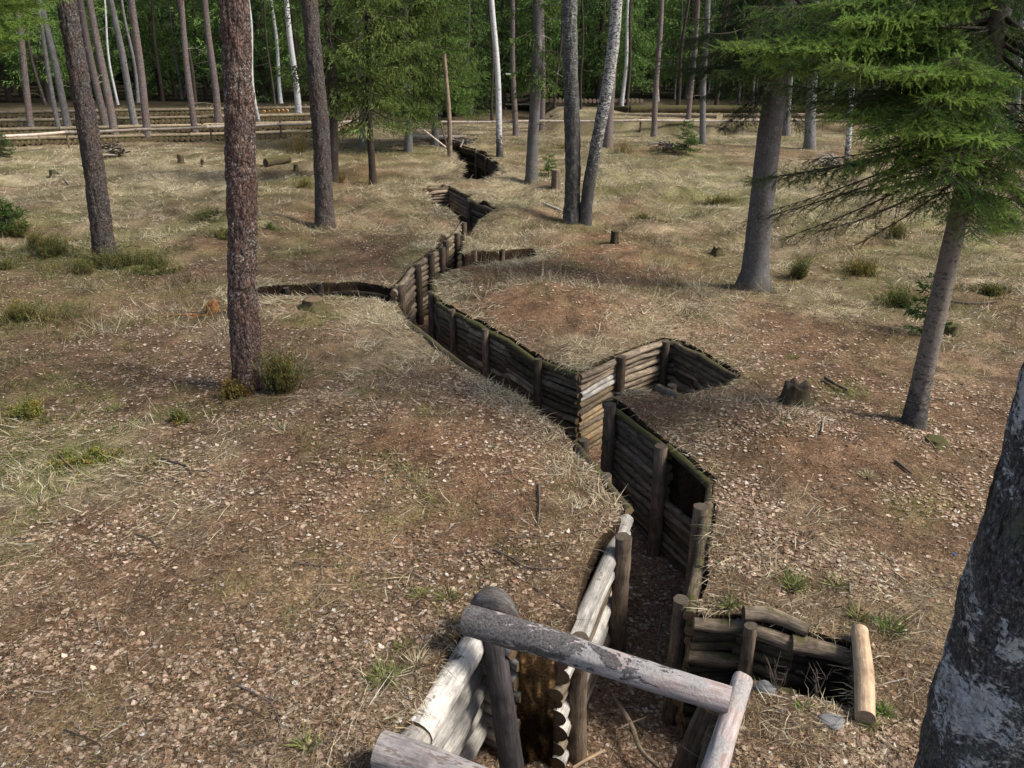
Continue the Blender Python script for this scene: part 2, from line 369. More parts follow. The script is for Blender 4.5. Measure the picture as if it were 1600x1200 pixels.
def mat_greybark(name='spruce_bark', dark=(.045, .04, .038), light=(.22, .205, .20), moss=True, k=1.0):
    m, nt, b, out = newmat(name); v = attr(nt).outputs['Vector']
    n1 = noise(nt, mapping(nt, v, (1, 1, .45)), 42*k, 6, .75, .6); n2 = noise(nt, v, 4, 4, .6); n3 = noise(nt, v, 14, 4, .6)
    c = ramp(nt, n1, [(.3, dark), (.5, tuple(x*.6 for x in light)), (.68, light)])
    tint = ramp(nt, n2, [(.3, (.75, .66, .58)), (.7, (1.1, 1.12, 1.15))]); c = mixc(nt, .9, c, tint, 'MULTIPLY')
    c = mixc(nt, ramp(nt, n3, [(.6, bw(0)), (.72, bw(.55))]), c, (.30, .32, .30))
    if moss:
        o = N(nt, 'ShaderNodeNewGeometry'); sx = N(nt, 'ShaderNodeSeparateXYZ'); nt.links.new(o.outputs['Position'], sx.inputs[0])
        zf = ramp(nt, math_(nt, 'ADD', sx.outputs[2], math_(nt, 'MULTIPLY', n3, .8)), [(.25, bw(.75)), (.9, bw(0))]); c = mixc(nt, math_(nt, 'MULTIPLY', zf, n2), c, (.075, .065, .03))
    nt.links.new(c, b.inputs['Base Color']); bump(nt, b, n1, .9, .012); return m
def mat_birch(name='birch_bark', white=(.62, .62, .60), blk=(.03, .027, .026), thr=.5, lichen=.5, basez=2.0, fine=1.0):
    m, nt, b, out = newmat(name); v = attr(nt).outputs['Vector']
    n1 = noise(nt, mapping(nt, v, (1, 1, 2.2)), 9*fine, 5, .65, .5); n2 = noise(nt, mapping(nt, v, (1, 1, 5.0)), 22*fine, 4, .7); n3 = noise(nt, v, 5*fine, 5, .6); n4 = noise(nt, v, 60, 4, .7)
    o = N(nt, 'ShaderNodeNewGeometry'); sx = N(nt, 'ShaderNodeSeparateXYZ'); nt.links.new(o.outputs['Position'], sx.inputs[0])
    zf = ramp(nt, math_(nt, 'DIVIDE', sx.outputs[2], basez*2), [(0, bw(.22)), (.5, bw(.06)), (1, bw(0))])
    a = math_(nt, 'ADD', math_(nt, 'ADD', math_(nt, 'MULTIPLY', n1, .65), math_(nt, 'MULTIPLY', n2, .35)), zf)
    f = ramp(nt, a, [(thr-.01, bw(0)), (thr+.05, bw(1))])
    wc = ramp(nt, n4, [(.3, tuple(x*.62 for x in white)), (.65, white)])
    c = mixc(nt, f, wc, ramp(nt, n4, [(.35, blk), (.7, (.13, .12, .115))]))
    lf = ramp(nt, n3, [(.62-.2*lichen, bw(0)), (.75-.2*lichen, bw(.75))]); c = mixc(nt, lf, c, (.15, .165, .145))
    nt.links.new(c, b.inputs['Base Color']); b.inputs['Roughness'].default_value = .75
    bump(nt, b, math_(nt, 'ADD', a, math_(nt, 'MULTIPLY', n4, .4)), .9, .012); return m
def mat_log(name, dark, light, moss=0.0, streak=1.0, patch=None):
    m, nt, b, out = newmat(name); v = attr(nt).outputs['Vector']
    n1 = noise(nt, mapping(nt, v, (1, 1, .06)), 70*streak, 5, .7); n2 = noise(nt, v, 5, 5, .65); n3 = noise(nt, mapping(nt, v, (1, 1, .3)), 22, 5, .7)
    c = ramp(nt, math_(nt, 'ADD', math_(nt, 'MULTIPLY', n1, .5), math_(nt, 'MULTIPLY', n3, .5)), [(.33, dark), (.64, light)])
    c = mixc(nt, .85, c, ramp(nt, n2, [(.3, (.5, .47, .45)), (.5, bw(1)), (.72, (1.3, 1.22, 1.12))]), 'MULTIPLY')
    if patch: c = mixc(nt, ramp(nt, n3, [(.55, bw(0)), (.6, bw(1))]), c, patch)
    oi = N(nt, 'ShaderNodeObjectInfo'); c = mixc(nt, 1.0, c, ramp(nt, oi.outputs['Random'], [(0, bw(.55)), (1, bw(1.35))]), 'MULTIPLY')
    if moss:
        g = N(nt, 'ShaderNodeNewGeometry'); sx = N(nt, 'ShaderNodeSeparateXYZ'); nt.links.new(g.outputs['Normal'], sx.inputs[0])
        nm = noise(nt, g.outputs['Position'], 6, 5, .7)
        mf = ramp(nt, math_(nt, 'ADD', math_(nt, 'MULTIPLY', sx.outputs[2], .35), nm), [(1-moss*.5, bw(0)), (1.12-moss*.5, bw(.9))])
        c = mixc(nt, mf, c, (.085, .08, .028))
    nt.links.new(c, b.inputs['Base Color']); bump(nt, b, math_(nt, 'ADD', n1, n3), .8, .01); return m
def mat_cut(name, a=(.30, .21, .12), k=(.12, .08, .05)):
    m, nt, b, out = newmat(name); v = attr(nt).outputs['Vector']
    w = N(nt, 'ShaderNodeTexWave', wave_type='RINGS', rings_direction='Z'); w.inputs['Scale'].default_value = 28; w.inputs['Distortion'].default_value = 2.5; w.inputs['Detail'].default_value = 2
    nt.links.new(v, w.inputs['Vector']); n = noise(nt, v, 30, 4, .6)
    c = mixc(nt, w.outputs['Fac'], k, a); c = mixc(nt, .7, c, ramp(nt, n, [(.3, bw(.5)), (.7, bw(1.2))]), 'MULTIPLY')
    nt.links.new(c, b.inputs['Base Color']); return m
def mat_simple(name, col, rough=.6, k=20):
    m, nt, b, out = newmat(name); g = N(nt, 'ShaderNodeTexCoord'); n = noise(nt, g.outputs['Object'], k, 4, .6)
    c = mixc(nt, 1.0, col, ramp(nt, n, [(.3, bw(.75)), (.7, bw(1.15))]), 'MULTIPLY'); nt.links.new(c, b.inputs['Base Color']); b.inputs['Roughness'].default_value = rough; return m

def mat_nearbirch():
    m, nt, b, out = newmat('birch_bark_near'); v = attr(nt).outputs['Vector']
    big = noise(nt, mapping(nt, v, (1, 1, .8)), 3.2, 4, .6, .6); fl = noise(nt, mapping(nt, v, (1, 1, 1.3)), 42, 6, .8, .5); fin = noise(nt, mapping(nt, v, (1, 1, .5)), 90, 5, .75); cr = noise(nt, mapping(nt, v, (1, 1, .35)), 14, 5, .7, .8); g = noise(nt, v, 5, 5, .7)
    a = math_(nt, 'ADD', math_(nt, 'MULTIPLY', big, .75), math_(nt, 'MULTIPLY', fl, .55))
    w = ramp(nt, a, [(.655, bw(0)), (.70, bw(1))]); c = ramp(nt, fin, [(.35, (.014, .013, .014)), (.52, (.075, .075, .08)), (.68, (.27, .28, .29))])
    c = mixc(nt, w, c, ramp(nt, fl, [(.4, (.30, .34, .37)), (.65, (.72, .76, .78))])); c = mixc(nt, ramp(nt, g, [(.56, bw(0)), (.68, bw(.6))]), c, (.13, .165, .12)); c = mixc(nt, ramp(nt, cr, [(.36, bw(.9)), (.42, bw(0))]), c, (.012, .011, .01))
    nt.links.new(c, b.inputs['Base Color']); bump(nt, b, math_(nt, 'ADD', math_(nt, 'MULTIPLY', cr, 1.5), math_(nt, 'ADD', math_(nt, 'MULTIPLY', w, .25), math_(nt, 'MULTIPLY', fin, .5))), 1.0, .02); b.inputs['Roughness'].default_value = .7; return m
M = {}
M['ground'] = mat_ground(); M['leaf'] = mat_attr('leaf_litter', .8, .15); M['straw'] = mat_attr('dry_grass', .8, .2); M['needle'] = mat_attr('conifer_needles', .6, .25, .25)
M['pine'] = mat_pine(); M['pine2'] = mat_pine('pine_bark_red', ((.018, .013, .012), (.105, .074, .064), (.25, .185, .165)), lich=.61)
M['pine3'] = mat_pine('pine_bark_grey', ((.015, .013, .013), (.078, .068, .065), (.18, .165, .16)), lich=.66)
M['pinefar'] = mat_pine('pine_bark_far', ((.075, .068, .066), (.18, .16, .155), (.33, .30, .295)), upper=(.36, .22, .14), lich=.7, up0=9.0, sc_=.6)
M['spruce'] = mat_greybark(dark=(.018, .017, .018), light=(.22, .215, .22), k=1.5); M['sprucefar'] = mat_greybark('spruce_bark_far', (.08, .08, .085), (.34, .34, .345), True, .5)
M['sprucedark'] = mat_greybark('spruce_bark_dark', (.03, .022, .018), (.10, .08, .07), True, 1)
M['aspen'] = mat_birch('smooth_spruce_bark', (.25, .215, .185), (.02, .017, .014), .54, .5, .6, 1.4)
M['birch'] = mat_birch(blk=(.02, .02, .02), thr=.49, lichen=.45, fine=1.3); M['birchwhite'] = mat_birch('birch_bark_white', (.72, .72, .72), thr=.56, lichen=.15, basez=1)
M['birchdark'] = mat_birch('birch_bark_rough', (.42, .44, .42), (.02, .02, .02), .44, .6, 2.5, 1.6)
M['birchnear'] = mat_nearbirch()
M['logdark'] = mat_log('log_dark', (.018, .013, .009), (.21, .165, .115), .45); M['loggrey'] = mat_log('log_grey', (.035, .026, .018), (.40, .32, .235), .35)
M['logbright'] = mat_log('log_bright', (.10, .06, .03), (.50, .40, .26), 0, 1, (.33, .17, .075)); M['logwhite'] = mat_log('log_weathered_white', (.19, .175, .155), (.68, .655, .61), .12, 1)
M['post'] = mat_log('post_wood', (.035, .025, .018), (.25, .19, .14), .3); M['postdark'] = mat_log('post_bark_dark', (.022, .019, .02), (.085, .076, .078), 0, .6)
M['bar'] = mat_log('bar_peeled', (.10, .085, .08), (.44, .41, .40), 0, .6, (.17, .13, .115)); M['fresh'] = mat_log('fresh_log', (.28, .17, .10), (.56, .43, .29), 0, .6)
def mat_flaky():
    m, nt, b, out = newmat('crossbar_flaky_bark'); v = attr(nt).outputs['Vector']; sx = N(nt, 'ShaderNodeSeparateXYZ'); nt.links.new(v, sx.inputs[0])
    n1 = noise(nt, mapping(nt, v, (1, 1, .5)), 9, 6, .65, .5); n2 = noise(nt, v, 60, 5, .7); n3 = noise(nt, mapping(nt, v, (1, 1, .1)), 40, 4, .7); n4 = noise(nt, v, 3.5, 4, .6)
    bark = ramp(nt, n2, [(.35, (.05, .045, .045)), (.65, (.20, .185, .18))]); wood = ramp(nt, n3, [(.35, (.30, .22, .20)), (.65, (.56, .50, .48))]); grey = ramp(nt, n2, [(.3, (.24, .22, .215)), (.7, (.46, .44, .43))])
    u = math_(nt, 'ADD', n1, math_(nt, 'MULTIPLY', sx.outputs[2], -.13)); f = ramp(nt, u, [(.37, bw(0)), (.385, bw(1))]); c = mixc(nt, ramp(nt, n4, [(.48, bw(0)), (.52, bw(1))]), wood, grey); c = mixc(nt, f, c, bark)
    nt.links.new(c, b.inputs['Base Color']); bump(nt, b, math_(nt, 'ADD', math_(nt, 'MULTIPLY', f, 1.2), math_(nt, 'MULTIPLY', n2, .6)), .9, .012); return m
M['barflaky'] = mat_flaky(); M['barkgrey'] = mat_greybark('bark_grey_flaky', (.04, .035, .035), (.22, .205, .2), False)
M['pitlog_shade'] = mat_log('log_pit_shaded', (.010, .008, .006), (.055, .045, .034), .3); M['mossy'] = mat_log('log_mossy', (.03, .025, .015), (.14, .115, .065), .8); M['rail'] = mat_log('rail_wood', (.30, .24, .20), (.60, .52, .45), 0, 1)  # pit logs: wood colour darkened to paint in the shade of the side trenches
M['cut'] = mat_cut('cut_wood'); M['cutpale'] = mat_cut('cut_wood_pale', (.42, .34, .24), (.22, .15, .10)); M['cutdark'] = mat_cut('cut_wood_dark', (.15, .12, .09), (.05, .04, .03))
M['capterr'] = mat_log('log_tan', (.20, .15, .09), (.50, .42, .29), .2); M['cutterr'] = mat_cut('cut_wood_terrace', (.34, .26, .15), (.15, .10, .06)); M['cutorange'] = mat_cut('cut_wood_orange', (.55, .30, .10), (.34, .15, .05)); M['stump'] = mat_log('stump_wood', (.03, .025, .015), (.16, .13, .08), .8)
M['orange'] = mat_log('torn_wood', (.10, .04, .015), (.42, .21, .08), 0, .7); M['twig'] = mat_log('twig_bark', (.04, .032, .028), (.17, .14, .12), 0)
M['paletwig'] = mat_log('twig_bare', (.22, .19, .16), (.48, .43, .37), 0); M['blue'] = mat_simple('blue_plastic', (.04, .13, .45), .4); M['whiteplate'] = mat_simple('white_plate', (.8, .8, .8), .5)
M['rock'] = mat_simple('rock', (.22, .22, .22), .9, 8)

# ------------------------------------------------------------------ ground mesh
def tri_ground():
    pts = []
    r = 1.6; k = 0
    while r < 85:
        n = int(1.9/.0135)
        th = np.linspace(-.95, .95, n)+(.5 if k % 2 else 0)*.0135
        rj = r*(1+.004*(rng.random(n)-.5)); pts.append(np.stack([rj*np.sin(th), rj*np.cos(th)], 1)); r *= 1.0135; k += 1
    for r in (3, 6, 12, 25, 50, 85):
        th = np.arange(1.02, 2*math.pi-1.02, .12); pts.append(np.stack([r*np.sin(th), r*np.cos(th)], 1))
    for r in (100, 140, 220, 400, 900):
        th = np.arange(0, 2*math.pi, .08); pts.append(np.stack([r*np.sin(th), r*np.cos(th)], 1))
    pts.append(np.array([[0, 0], [.8, 0.], [-.8, 0], [0, .8], [0, -.8]]))
    P = np.vstack(pts)
    keep = np.ones(len(P), bool); near = (np.abs(P[:, 0]) < 12) & (P[:, 1] > 1) & (P[:, 1] < 50)
    d = np.full(len(P), 9.); d[near] = np.minimum(pdist(P[near, 0], P[near, 1], POLY), pdist(P[near, 0], P[near, 1], FPOLY))
    keep = d > .045; P = P[keep]
    n1, n2 = len(POLY), len(FPOLY)
    allp = np.vstack([POLY, FPOLY, P])
    ed = [(i, (i+1) % n1) for i in range(n1)]+[(n1+i, n1+(i+1) % n2) for i in range(n2)]
    vs, es, fs, _, _, _ = delaunay_2d_cdt([Vector(p) for p in allp], ed, [], 0, 1e-5)
    V2 = np.array([(v.x, v.y) for v in vs]); T = np.array([f for f in fs if len(f) == 3])
    c = V2[T].mean(1); a = inpoly(c[:, 0], c[:, 1], POLY); bq = inpoly(c[:, 0], c[:, 1], FPOLY)
    z = h(V2[:, 0], V2[:, 1])
    nr = np.hypot(V2[:, 0], V2[:, 1]) < 70
    z = z+np.where(nr, (fbm(V2[:, 0]*3.1, V2[:, 1]*3.1, 5, 3)-.5)*.06, 0)
    top = T[~(a | bq)]
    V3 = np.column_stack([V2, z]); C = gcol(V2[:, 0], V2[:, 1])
    fl = []; VV = [V3]; CC = [C]; FF = [top]; off = len(V3)
    for m, D in ((a, DEPTH), (bq, FDEPTH)):
        tt = T[m]; u, inv = np.unique(tt, return_inverse=True); inv = inv.reshape(tt.shape)
        fv = V3[u].copy(); fv[:, 2] = h(fv[:, 0], fv[:, 1])*.3-D+(fbm(fv[:, 0]*2, fv[:, 1]*2, 8, 3)-.5)*.08
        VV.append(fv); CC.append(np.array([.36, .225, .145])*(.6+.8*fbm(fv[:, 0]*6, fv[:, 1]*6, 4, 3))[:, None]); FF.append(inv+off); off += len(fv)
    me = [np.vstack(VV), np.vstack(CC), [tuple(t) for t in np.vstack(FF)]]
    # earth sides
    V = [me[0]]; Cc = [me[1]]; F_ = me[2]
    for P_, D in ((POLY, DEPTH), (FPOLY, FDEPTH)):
        n = len(P_); zt = h(P_[:, 0], P_[:, 1])+(fbm(P_[:, 0]*3.1, P_[:, 1]*3.1, 5, 3)-.5)*.06; nl = 5
        for k in range(nl):
            z_ = zt-(zt+D+.12)*(0, .06, .3, .6, 1)[k]; j = (rng.random((n, 2))-.5)*.02*(k > 0)
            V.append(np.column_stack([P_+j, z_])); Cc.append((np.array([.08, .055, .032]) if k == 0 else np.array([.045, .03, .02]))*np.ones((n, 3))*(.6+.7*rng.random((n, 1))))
        for k in range(nl-1):
            for i in range(n):
                i2 = (i+1) % n; F_.append((off+k*n+i, off+k*n+i2, off+(k+1)*n+i2, off+(k+1)*n+i))
        off += nl*n
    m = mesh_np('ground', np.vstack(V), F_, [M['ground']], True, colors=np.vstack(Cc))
    o = ob('ground', m); tag(o, kind='structure'); return o
tri_ground()

# ------------------------------------------------------------------ scatter helpers
def rot_basis(n, tilt, rs):
    yaw = rs.random(n)*2*math.pi; t = rs.normal(0, tilt, n); u = rs.random(n)*2*math.pi
    Z = np.stack([np.sin(t)*np.cos(u), np.sin(t)*np.sin(u), np.cos(t)], 1)
    A = np.stack([np.cos(yaw), np.sin(yaw), np.zeros(n)], 1); A -= Z*(A*Z).sum(1)[:, None]; A /= np.linalg.norm(A, axis=1)[:, None]
    return A, np.cross(Z, A), Z
def leaves_mesh(name, P, size, cols, rs, tilt=.45, aspect=.62):
    n = len(P); A, B, Z = rot_basis(n, tilt, rs); s = size[:, None]
    fold = (rs.random(n)*.13-.04)[:, None]*s; w = aspect*(.6+.7*rs.random(n))[:, None]*s*.5
    curl = (rs.random(n)**3*.5-.05)[:, None]*s
    v0 = P-A*s*.5; v3 = P+A*s*.5+Z*curl
    j = lambda: (rs.random((n, 1))-.5)*.22*s
    l1 = P-A*(s*.22+j())+B*(w+j())+Z*fold*.6; l2 = P+A*(s*.18+j())+B*(w*.85+j())+Z*fold
    r1 = P-A*(s*.22+j())-B*(w+j())+Z*fold*.6; r2 = P+A*(s*.18+j())-B*(w*.85+j())+Z*fold*.8
    V = np.stack([v0, l1, l2, v3, r2, r1], 1).reshape(-1, 3)
    i = np.arange(n)[:, None]*6; Fq = np.vstack([i+np.array([0, 1, 2, 3]), i+np.array([0, 3, 4, 5])])
    return mesh_np(name, V, Fq, [M['leaf']], False, colors=np.repeat(cols, 6, 0))
def blades(P, D, L, wid, cols, rs, bend=.5, down=None):
    """grass blades: P base, D unit direction; 2-segment strip"""
    n = len(P); side = np.cross(D, rs.normal(0, 1, (n, 3))); side /= np.linalg.norm(side, axis=1)[:, None]+1e-9
    b = rs.normal(0, bend, (n, 3)); b[:, 2] -= .25*bend
    if down is not None: b[:, 2] -= down
    L = L[:, None]; w = wid[:, None]
    m = P+D*L*.5+b*L*.12; t = P+D*L+b*L*.45
    V = np.stack([P-side*w*.5, P+side*w*.5, m+side*w*.45, m-side*w*.45, t], 1).reshape(-1, 3)
    i = np.arange(n)[:, None]*5
    F_ = np.vstack([i+np.array([0, 1, 2]), i+np.array([0, 2, 3]), i+np.array([3, 2, 4])])
    return V, F_, np.repeat(cols, 5, 0)
def merge(parts):
    V = []; F_ = []; C = []; o = 0
    for v, f, c in parts: V.append(v); F_.append(f+o); C.append(c); o += len(v)
    return np.vstack(V), np.vstack(F_), np.vstack(C)
def sample(n, r0, r1, p, rs, ang=.86):
    u = rs.random(n)
    r = (r0**(1-p)+(r1**(1-p)-r0**(1-p))*u)**(1/(1-p)) if p != 1 else r0*(r1/r0)**u
    th = (rs.random(n)*2-1)*ang; return r*np.sin(th), r*np.cos(th), r
def place(x, y, rs, edge=.03):
    ia = inpoly(x, y, POLY); ib = inpoly(x, y, FPOLY)
    z = h(x, y)+(fbm(x*3.1, y*3.1, 5, 3)-.5)*.06
    z = np.where(ia | ib, h(x, y)*.3-np.where(ia, DEPTH, FDEPTH)+(fbm(x*2, y*2, 8, 3)-.5)*.08, z)
    return z, ia | ib
def pal(idx, P, rs, var=.25):
    c = np.array(P)[idx]; n = len(idx); return c*(1+rs.normal(0, var, (n, 1)))*(1+rs.normal(0, .025, (n, 3)))
# leaves
rs = np.random.default_rng(11)
x, y, r = sample(400000, 2.2, 34, 1.2, rs)
st, gr, ru, sa, dk = zones(x, y); z, ins = place(x, y, rs)
cl = fbm(x*1.7, y*1.7, 41, 3)
cl2 = fbm(x*.55, y*.55, 241, 3)
dens = np.clip(.50+(cl-.5)*3.0+(cl2-.5)*2.2, .05, 1)*(1-.75*sa)*(1-.45*gr)*(1-.65*st*sstep(8, 20, y))*(1-.3*ru)
dens = dens*(.36+.64*sstep(-1.0, 2.5, x)*(1-sstep(7, 9, y))+.30*sstep(5.5, 8, y))
dens = np.where(ins, .45, dens)
k = rs.random(len(x)) < dens
x, y, z, r, ins = x[k], y[k], z[k], r[k], ins[k]
size = (.018+.036*rs.random(len(x))**1.6)*(1+.012*r)
idx = rs.choice(7, len(x), p=[.24, .20, .21, .13, .12, .06, .04])
LP = [(.40, .285, .20), (.30, .20, .135), (.50, .375, .275), (.62, .49, .37), (.16, .10, .065), (.31, .18, .11), (.74, .66, .56)]
cols = np.clip(pal(idx, LP, rs, .2), .01, .8); cols[ins] *= 1.0
lo = ob('leaf_litter', leaves_mesh('leaf_litter', np.column_stack([x, y, z+.003+.008*rs.random(len(x))]), size, cols, rs, .13, .74))
tag(lo, 'fallen pinkish brown birch leaves scattered over the forest floor', 'leaves', kind='stuff')
# needles and crumbs
x, y, r = sample(760000, 2.2, 26, 1.3, rs)
z, ins = place(x, y, rs); n = len(x); st, gr, ru, sa, dk = zones(x, y)
zl = z+np.where(rs.random(n) < .55, .016, .004)
A, B, Z = rot_basis(n, .3, rs)
idx = rs.choice(5, n, p=[.3, .2, .28, .08, .14]); cols = pal(idx, [(.26, .165, .09), (.13, .08, .05), (.42, .32, .20), (.05, .035, .028), (.52, .45, .33)], rs, .2)
cols[ins] *= .9
V, F_, C = blades(np.column_stack([x, y, zl]), A, .02+.07*rs.random(n)**1.6, (.0016+.0018*rs.random(n))*(1+.03*r), np.clip(cols, .01, .7), rs, .5)
V[:, 2] = np.maximum(V[:, 2], np.repeat(z, 5)+.003)
x, y, r = sample(9000, 2.4, 30, .9, rs); z, ins = place(x, y, rs); n2_ = len(x); A, B, Z = rot_basis(n2_, .12, rs); st, gr, ru, sa, dk = zones(x, y)
tc_ = pal(rs.choice(4, n2_, p=[.35, .3, .2, .15]), [(.07, .055, .045), (.15, .12, .10), (.28, .24, .20), (.40, .36, .31)], rs, .2)
V2, F2, C2 = blades(np.column_stack([x, y, z+.012]), A, .06+.30*rs.random(n2_)**2.5, (.004+.006*rs.random(n2_)**2)*(1+.03*r), np.clip(tc_, .01, .7), rs, .45); V2[:, 2] = np.maximum(V2[:, 2], np.repeat(z, 5)+.006)
V, F_, C = merge([(V, F_, C), (V2, F2, C2)])
tag(ob('needle_litter', mesh_np('needle_litter', V, F_, [M['straw']], False, colors=C)), 'brown fallen needles and small twigs carpeting the ground', 'needles', kind='stuff')
# dry grass
parts = []
SP = [(.56, .485, .33), (.43, .36, .235), (.70, .625, .46), (.31, .235, .145), (.29, .265, .14)]
def grass_patch(n, r0, r1, p, rs, fieldfn, Lr, wr, pal_, tilt, lift=.0, probs=None, ang=.86, clump=2.2):
    x, y, r = sample(n, r0, r1, p, rs, ang); z, ins = place(x, y, rs); Zs = zones(x, y); f = fieldfn(x, y, Zs)
    f = f*(1-sstep(.35, .8, (h(x, y+.3)-h(x, y-.3))/.6))*np.clip((fbm(x*clump, y*clump, 61, 3)-.36)*4.5, 0, 1.2)
    k = (rs.random(n) < f) & ~ins; nq = k & (np.abs(x) < 7) & (y < 32); dq = np.full(n, 9.); dq[nq] = pdist(x[nq], y[nq], POLY); k &= dq > .16; x, y, z, r = x[k], y[k], z[k], r[k]; m = len(x)
    yaw = fbm(x*.8, y*.8, 13, 2)*12+rs.normal(0, .9, m); el = np.abs(rs.normal(tilt, .28, m))
    D = np.stack([np.cos(yaw)*np.cos(el), np.sin(yaw)*np.cos(el), np.sin(el)], 1)
    L = (Lr[0]+(Lr[1]-Lr[0])*rs.random(m)); w = (wr[0]+(wr[1]-wr[0])*rs.random(m))*(1+.05*r)
    idx = rs.choice(len(pal_), m, p=probs); return blades(np.column_stack([x, y, z+lift]), D, L, w, np.clip(pal(idx, pal_, rs, .18), .01, .75), rs, .55)
parts.append(grass_patch(420000, 3.0, 54, 1.05, rs, lambda x, y, Z: Z[0]*(1-.3*Z[2])*.85*sstep(2, 12, y)+Z[0]*.25, (.08, .28), (.003, .005), SP, .22, probs=[.33, .27, .2, .13, .07]))
parts.append(grass_patch(380000, 15, 56, .8, rs, lambda x, y, Z: (.05+.95*Z[0])*sstep(.62, .45, fbm(x*.9, y*1.3, 123, 4))*sstep(14, 21, y)*(1-.85*np.clip(field(x, y, RUST), 0, 1)), (.10, .30), (.0028, .005), SP, .38, probs=[.35, .22, .25, .1, .08]))
# tussocks: browner clumps of standing dead grass
tc = np.random.default_rng(91)
for _ in range(380):
    r0_ = 13*(50/13)**tc.random(); a0 = (tc.random()*2-1)*.72; cx, cy = r0_*math.sin(a0), r0_*math.cos(a0)
    if inpoly(np.array([cx]), np.array([cy]), POLY)[0] or field(np.array([cx]), np.array([cy]), RUST)[0] > .5: continue
    m = 110; R0 = .12+.3*tc.random(); q = np.column_stack([cx+tc.normal(0, R0, m), cy+tc.normal(0, R0*.7, m)]); zz, ii = place(q[:, 0], q[:, 1], rs); el = np.abs(tc.normal(.75, .35, m)); yw = tc.random(m)*6.28
    D = np.stack([np.cos(yw)*np.cos(el), np.sin(yw)*np.cos(el), np.sin(el)], 1); k_ = ~ii; dk_ = .55+.6*tc.random()
    cset = [SP, [(.25, .17, .09), (.17, .12, .07), (.36, .27, .16), (.13, .12, .05), (.20, .19, .08)], [(.19, .19, .07), (.13, .14, .05), (.28, .25, .12), (.36, .31, .18), (.10, .10, .04)]][tc.integers(0, 3)]
    parts.append(blades(np.column_stack([q, zz])[k_], D[k_], (.12+.25*tc.random(m))[k_], np.full(m, .006)[k_], np.clip(pal(tc.integers(0, 5, m), cset, tc, .2)*dk_, .01, .7)[k_], tc, .5))
# fringes hanging over every trench edge
def fringe(P, dens, Lr, rs, lim=60):
    out = []; n = len(P)
    for i in range(n):
        a = P[i]; b = P[(i+1) % n]; L = np.linalg.norm(b-a)
        if a[1] < 2.3 or L > 2: continue
        t = (b-a)/L; nin = np.array([-t[1], t[0]]); mid = (a+b)/2
        if not inpoly(np.array([mid[0]+nin[0]*.05]), np.array([mid[1]+nin[1]*.05]), P)[0]: nin = -nin
        w = max(0.06, (float(fbm(mid[0]*1.3, mid[1]*1.3, 88, 2))-.33)*3.2)
        m = int(dens*L*w*(.5 if mid[1] > 11 else 1)); 
        if m < 1: continue
        s = rs.random(m)[:, None]; off = (rs.random(m)*-.22+.02)[:, None]
        q = a+(b-a)*s+nin*off; zz = h(q[:, 0], q[:, 1])
        D = np.column_stack([nin[0]*.8+rs.normal(0, .85, m), nin[1]*.8+rs.normal(0, .85, m), rs.normal(.05, .25, m)]); D /= np.linalg.norm(D, axis=1)[:, None]
        idx = rs.choice(5, m, p=[.25, .33, .12, .23, .07])
        out.append(blades(np.column_stack([q, zz+.01]), D, (Lr[0]+(Lr[1]-Lr[0])*rs.random(m)**1.5)*(.6 if P is POLY and mid[1] > 11 else 1), (.003+.003*rs.random(m))*(1+.04*mid[1]), np.clip(pal(idx, SP, rs, .2), .01, .7), rs, .4, down=.5))
    return out
def band(P, dens, rs):
    out = []; n = len(P)
    for i in range(n):
        a = P[i]; b = P[(i+1) % n]; L = np.linalg.norm(b-a)
        if a[1] < 4.2 or L > 2: continue
        t = (b-a)/L; nin = np.array([-t[1], t[0]]); mid = (a+b)/2
        if not inpoly(np.array([mid[0]+nin[0]*.05]), np.array([mid[1]+nin[1]*.05]), P)[0]: nin = -nin
        w = np.clip((float(fbm(mid[0]*.9, mid[1]*.9, 188, 2))-.40)*5, 0, 1)*np.clip((mid[1]-5)/3, .25, 1); m = int(dens*L*w)
        if m < 1: continue
        s_ = rs.random(m)[:, None]; off = (rs.random(m)**1.5*-.55-.02)[:, None]; q = a+(b-a)*s_+nin*off; zz, ii = place(q[:, 0], q[:, 1], rs)
        yw = rs.normal(0, .8, m); D = np.column_stack([t[0]*np.cos(yw)-t[1]*np.sin(yw), t[1]*np.cos(yw)+t[0]*np.sin(yw), np.abs(rs.normal(.18, .2, m))]); D /= np.linalg.norm(D, axis=1)[:, None]
        idx = rs.choice(5, m, p=[.3, .25, .25, .13, .07]); k_ = ~ii
        out.append(blades(np.column_stack([q, zz+.005])[k_], D[k_], (.05+.16*rs.random(m))[k_], ((.003+.002*rs.random(m))*(1+.04*mid[1]))[k_], np.clip(pal(idx, SP, rs, .2), .01, .75)[k_], rs, .5))
    return out
parts += band(POLY, 650, rs)
parts += fringe(POLY, 400, (.03, .20), rs); parts += fringe(FPOLY, 500, (.08, .26), rs)
V, F_, C = merge(parts)
tag(ob('dry_grass', mesh_np('dry_grass', V, F_, [M['straw']], False, colors=C)), 'matted straw coloured dry grass over the clearing and along trench edges', 'grass', kind='stuff')
GP = [(.12, .16, .035), (.19, .22, .055), (.08, .11, .03), (.30, .29, .10), (.40, .35, .15)]
parts = [grass_patch(330000, 2.6, 45, 1.1, rs, lambda x, y, Z: np.clip(Z[1]*1.5-.2, 0, 1), (.04, .15), (.003, .005), GP, .8, probs=[.3, .25, .2, .15, .1], clump=3.0)]
V, F_, C = merge(parts)
tag(ob('green_grass', mesh_np('green_grass', V, F_, [M['straw']], False, colors=C)), 'short olive green grass and moss growing between the dead leaves', 'grass', kind='stuff')

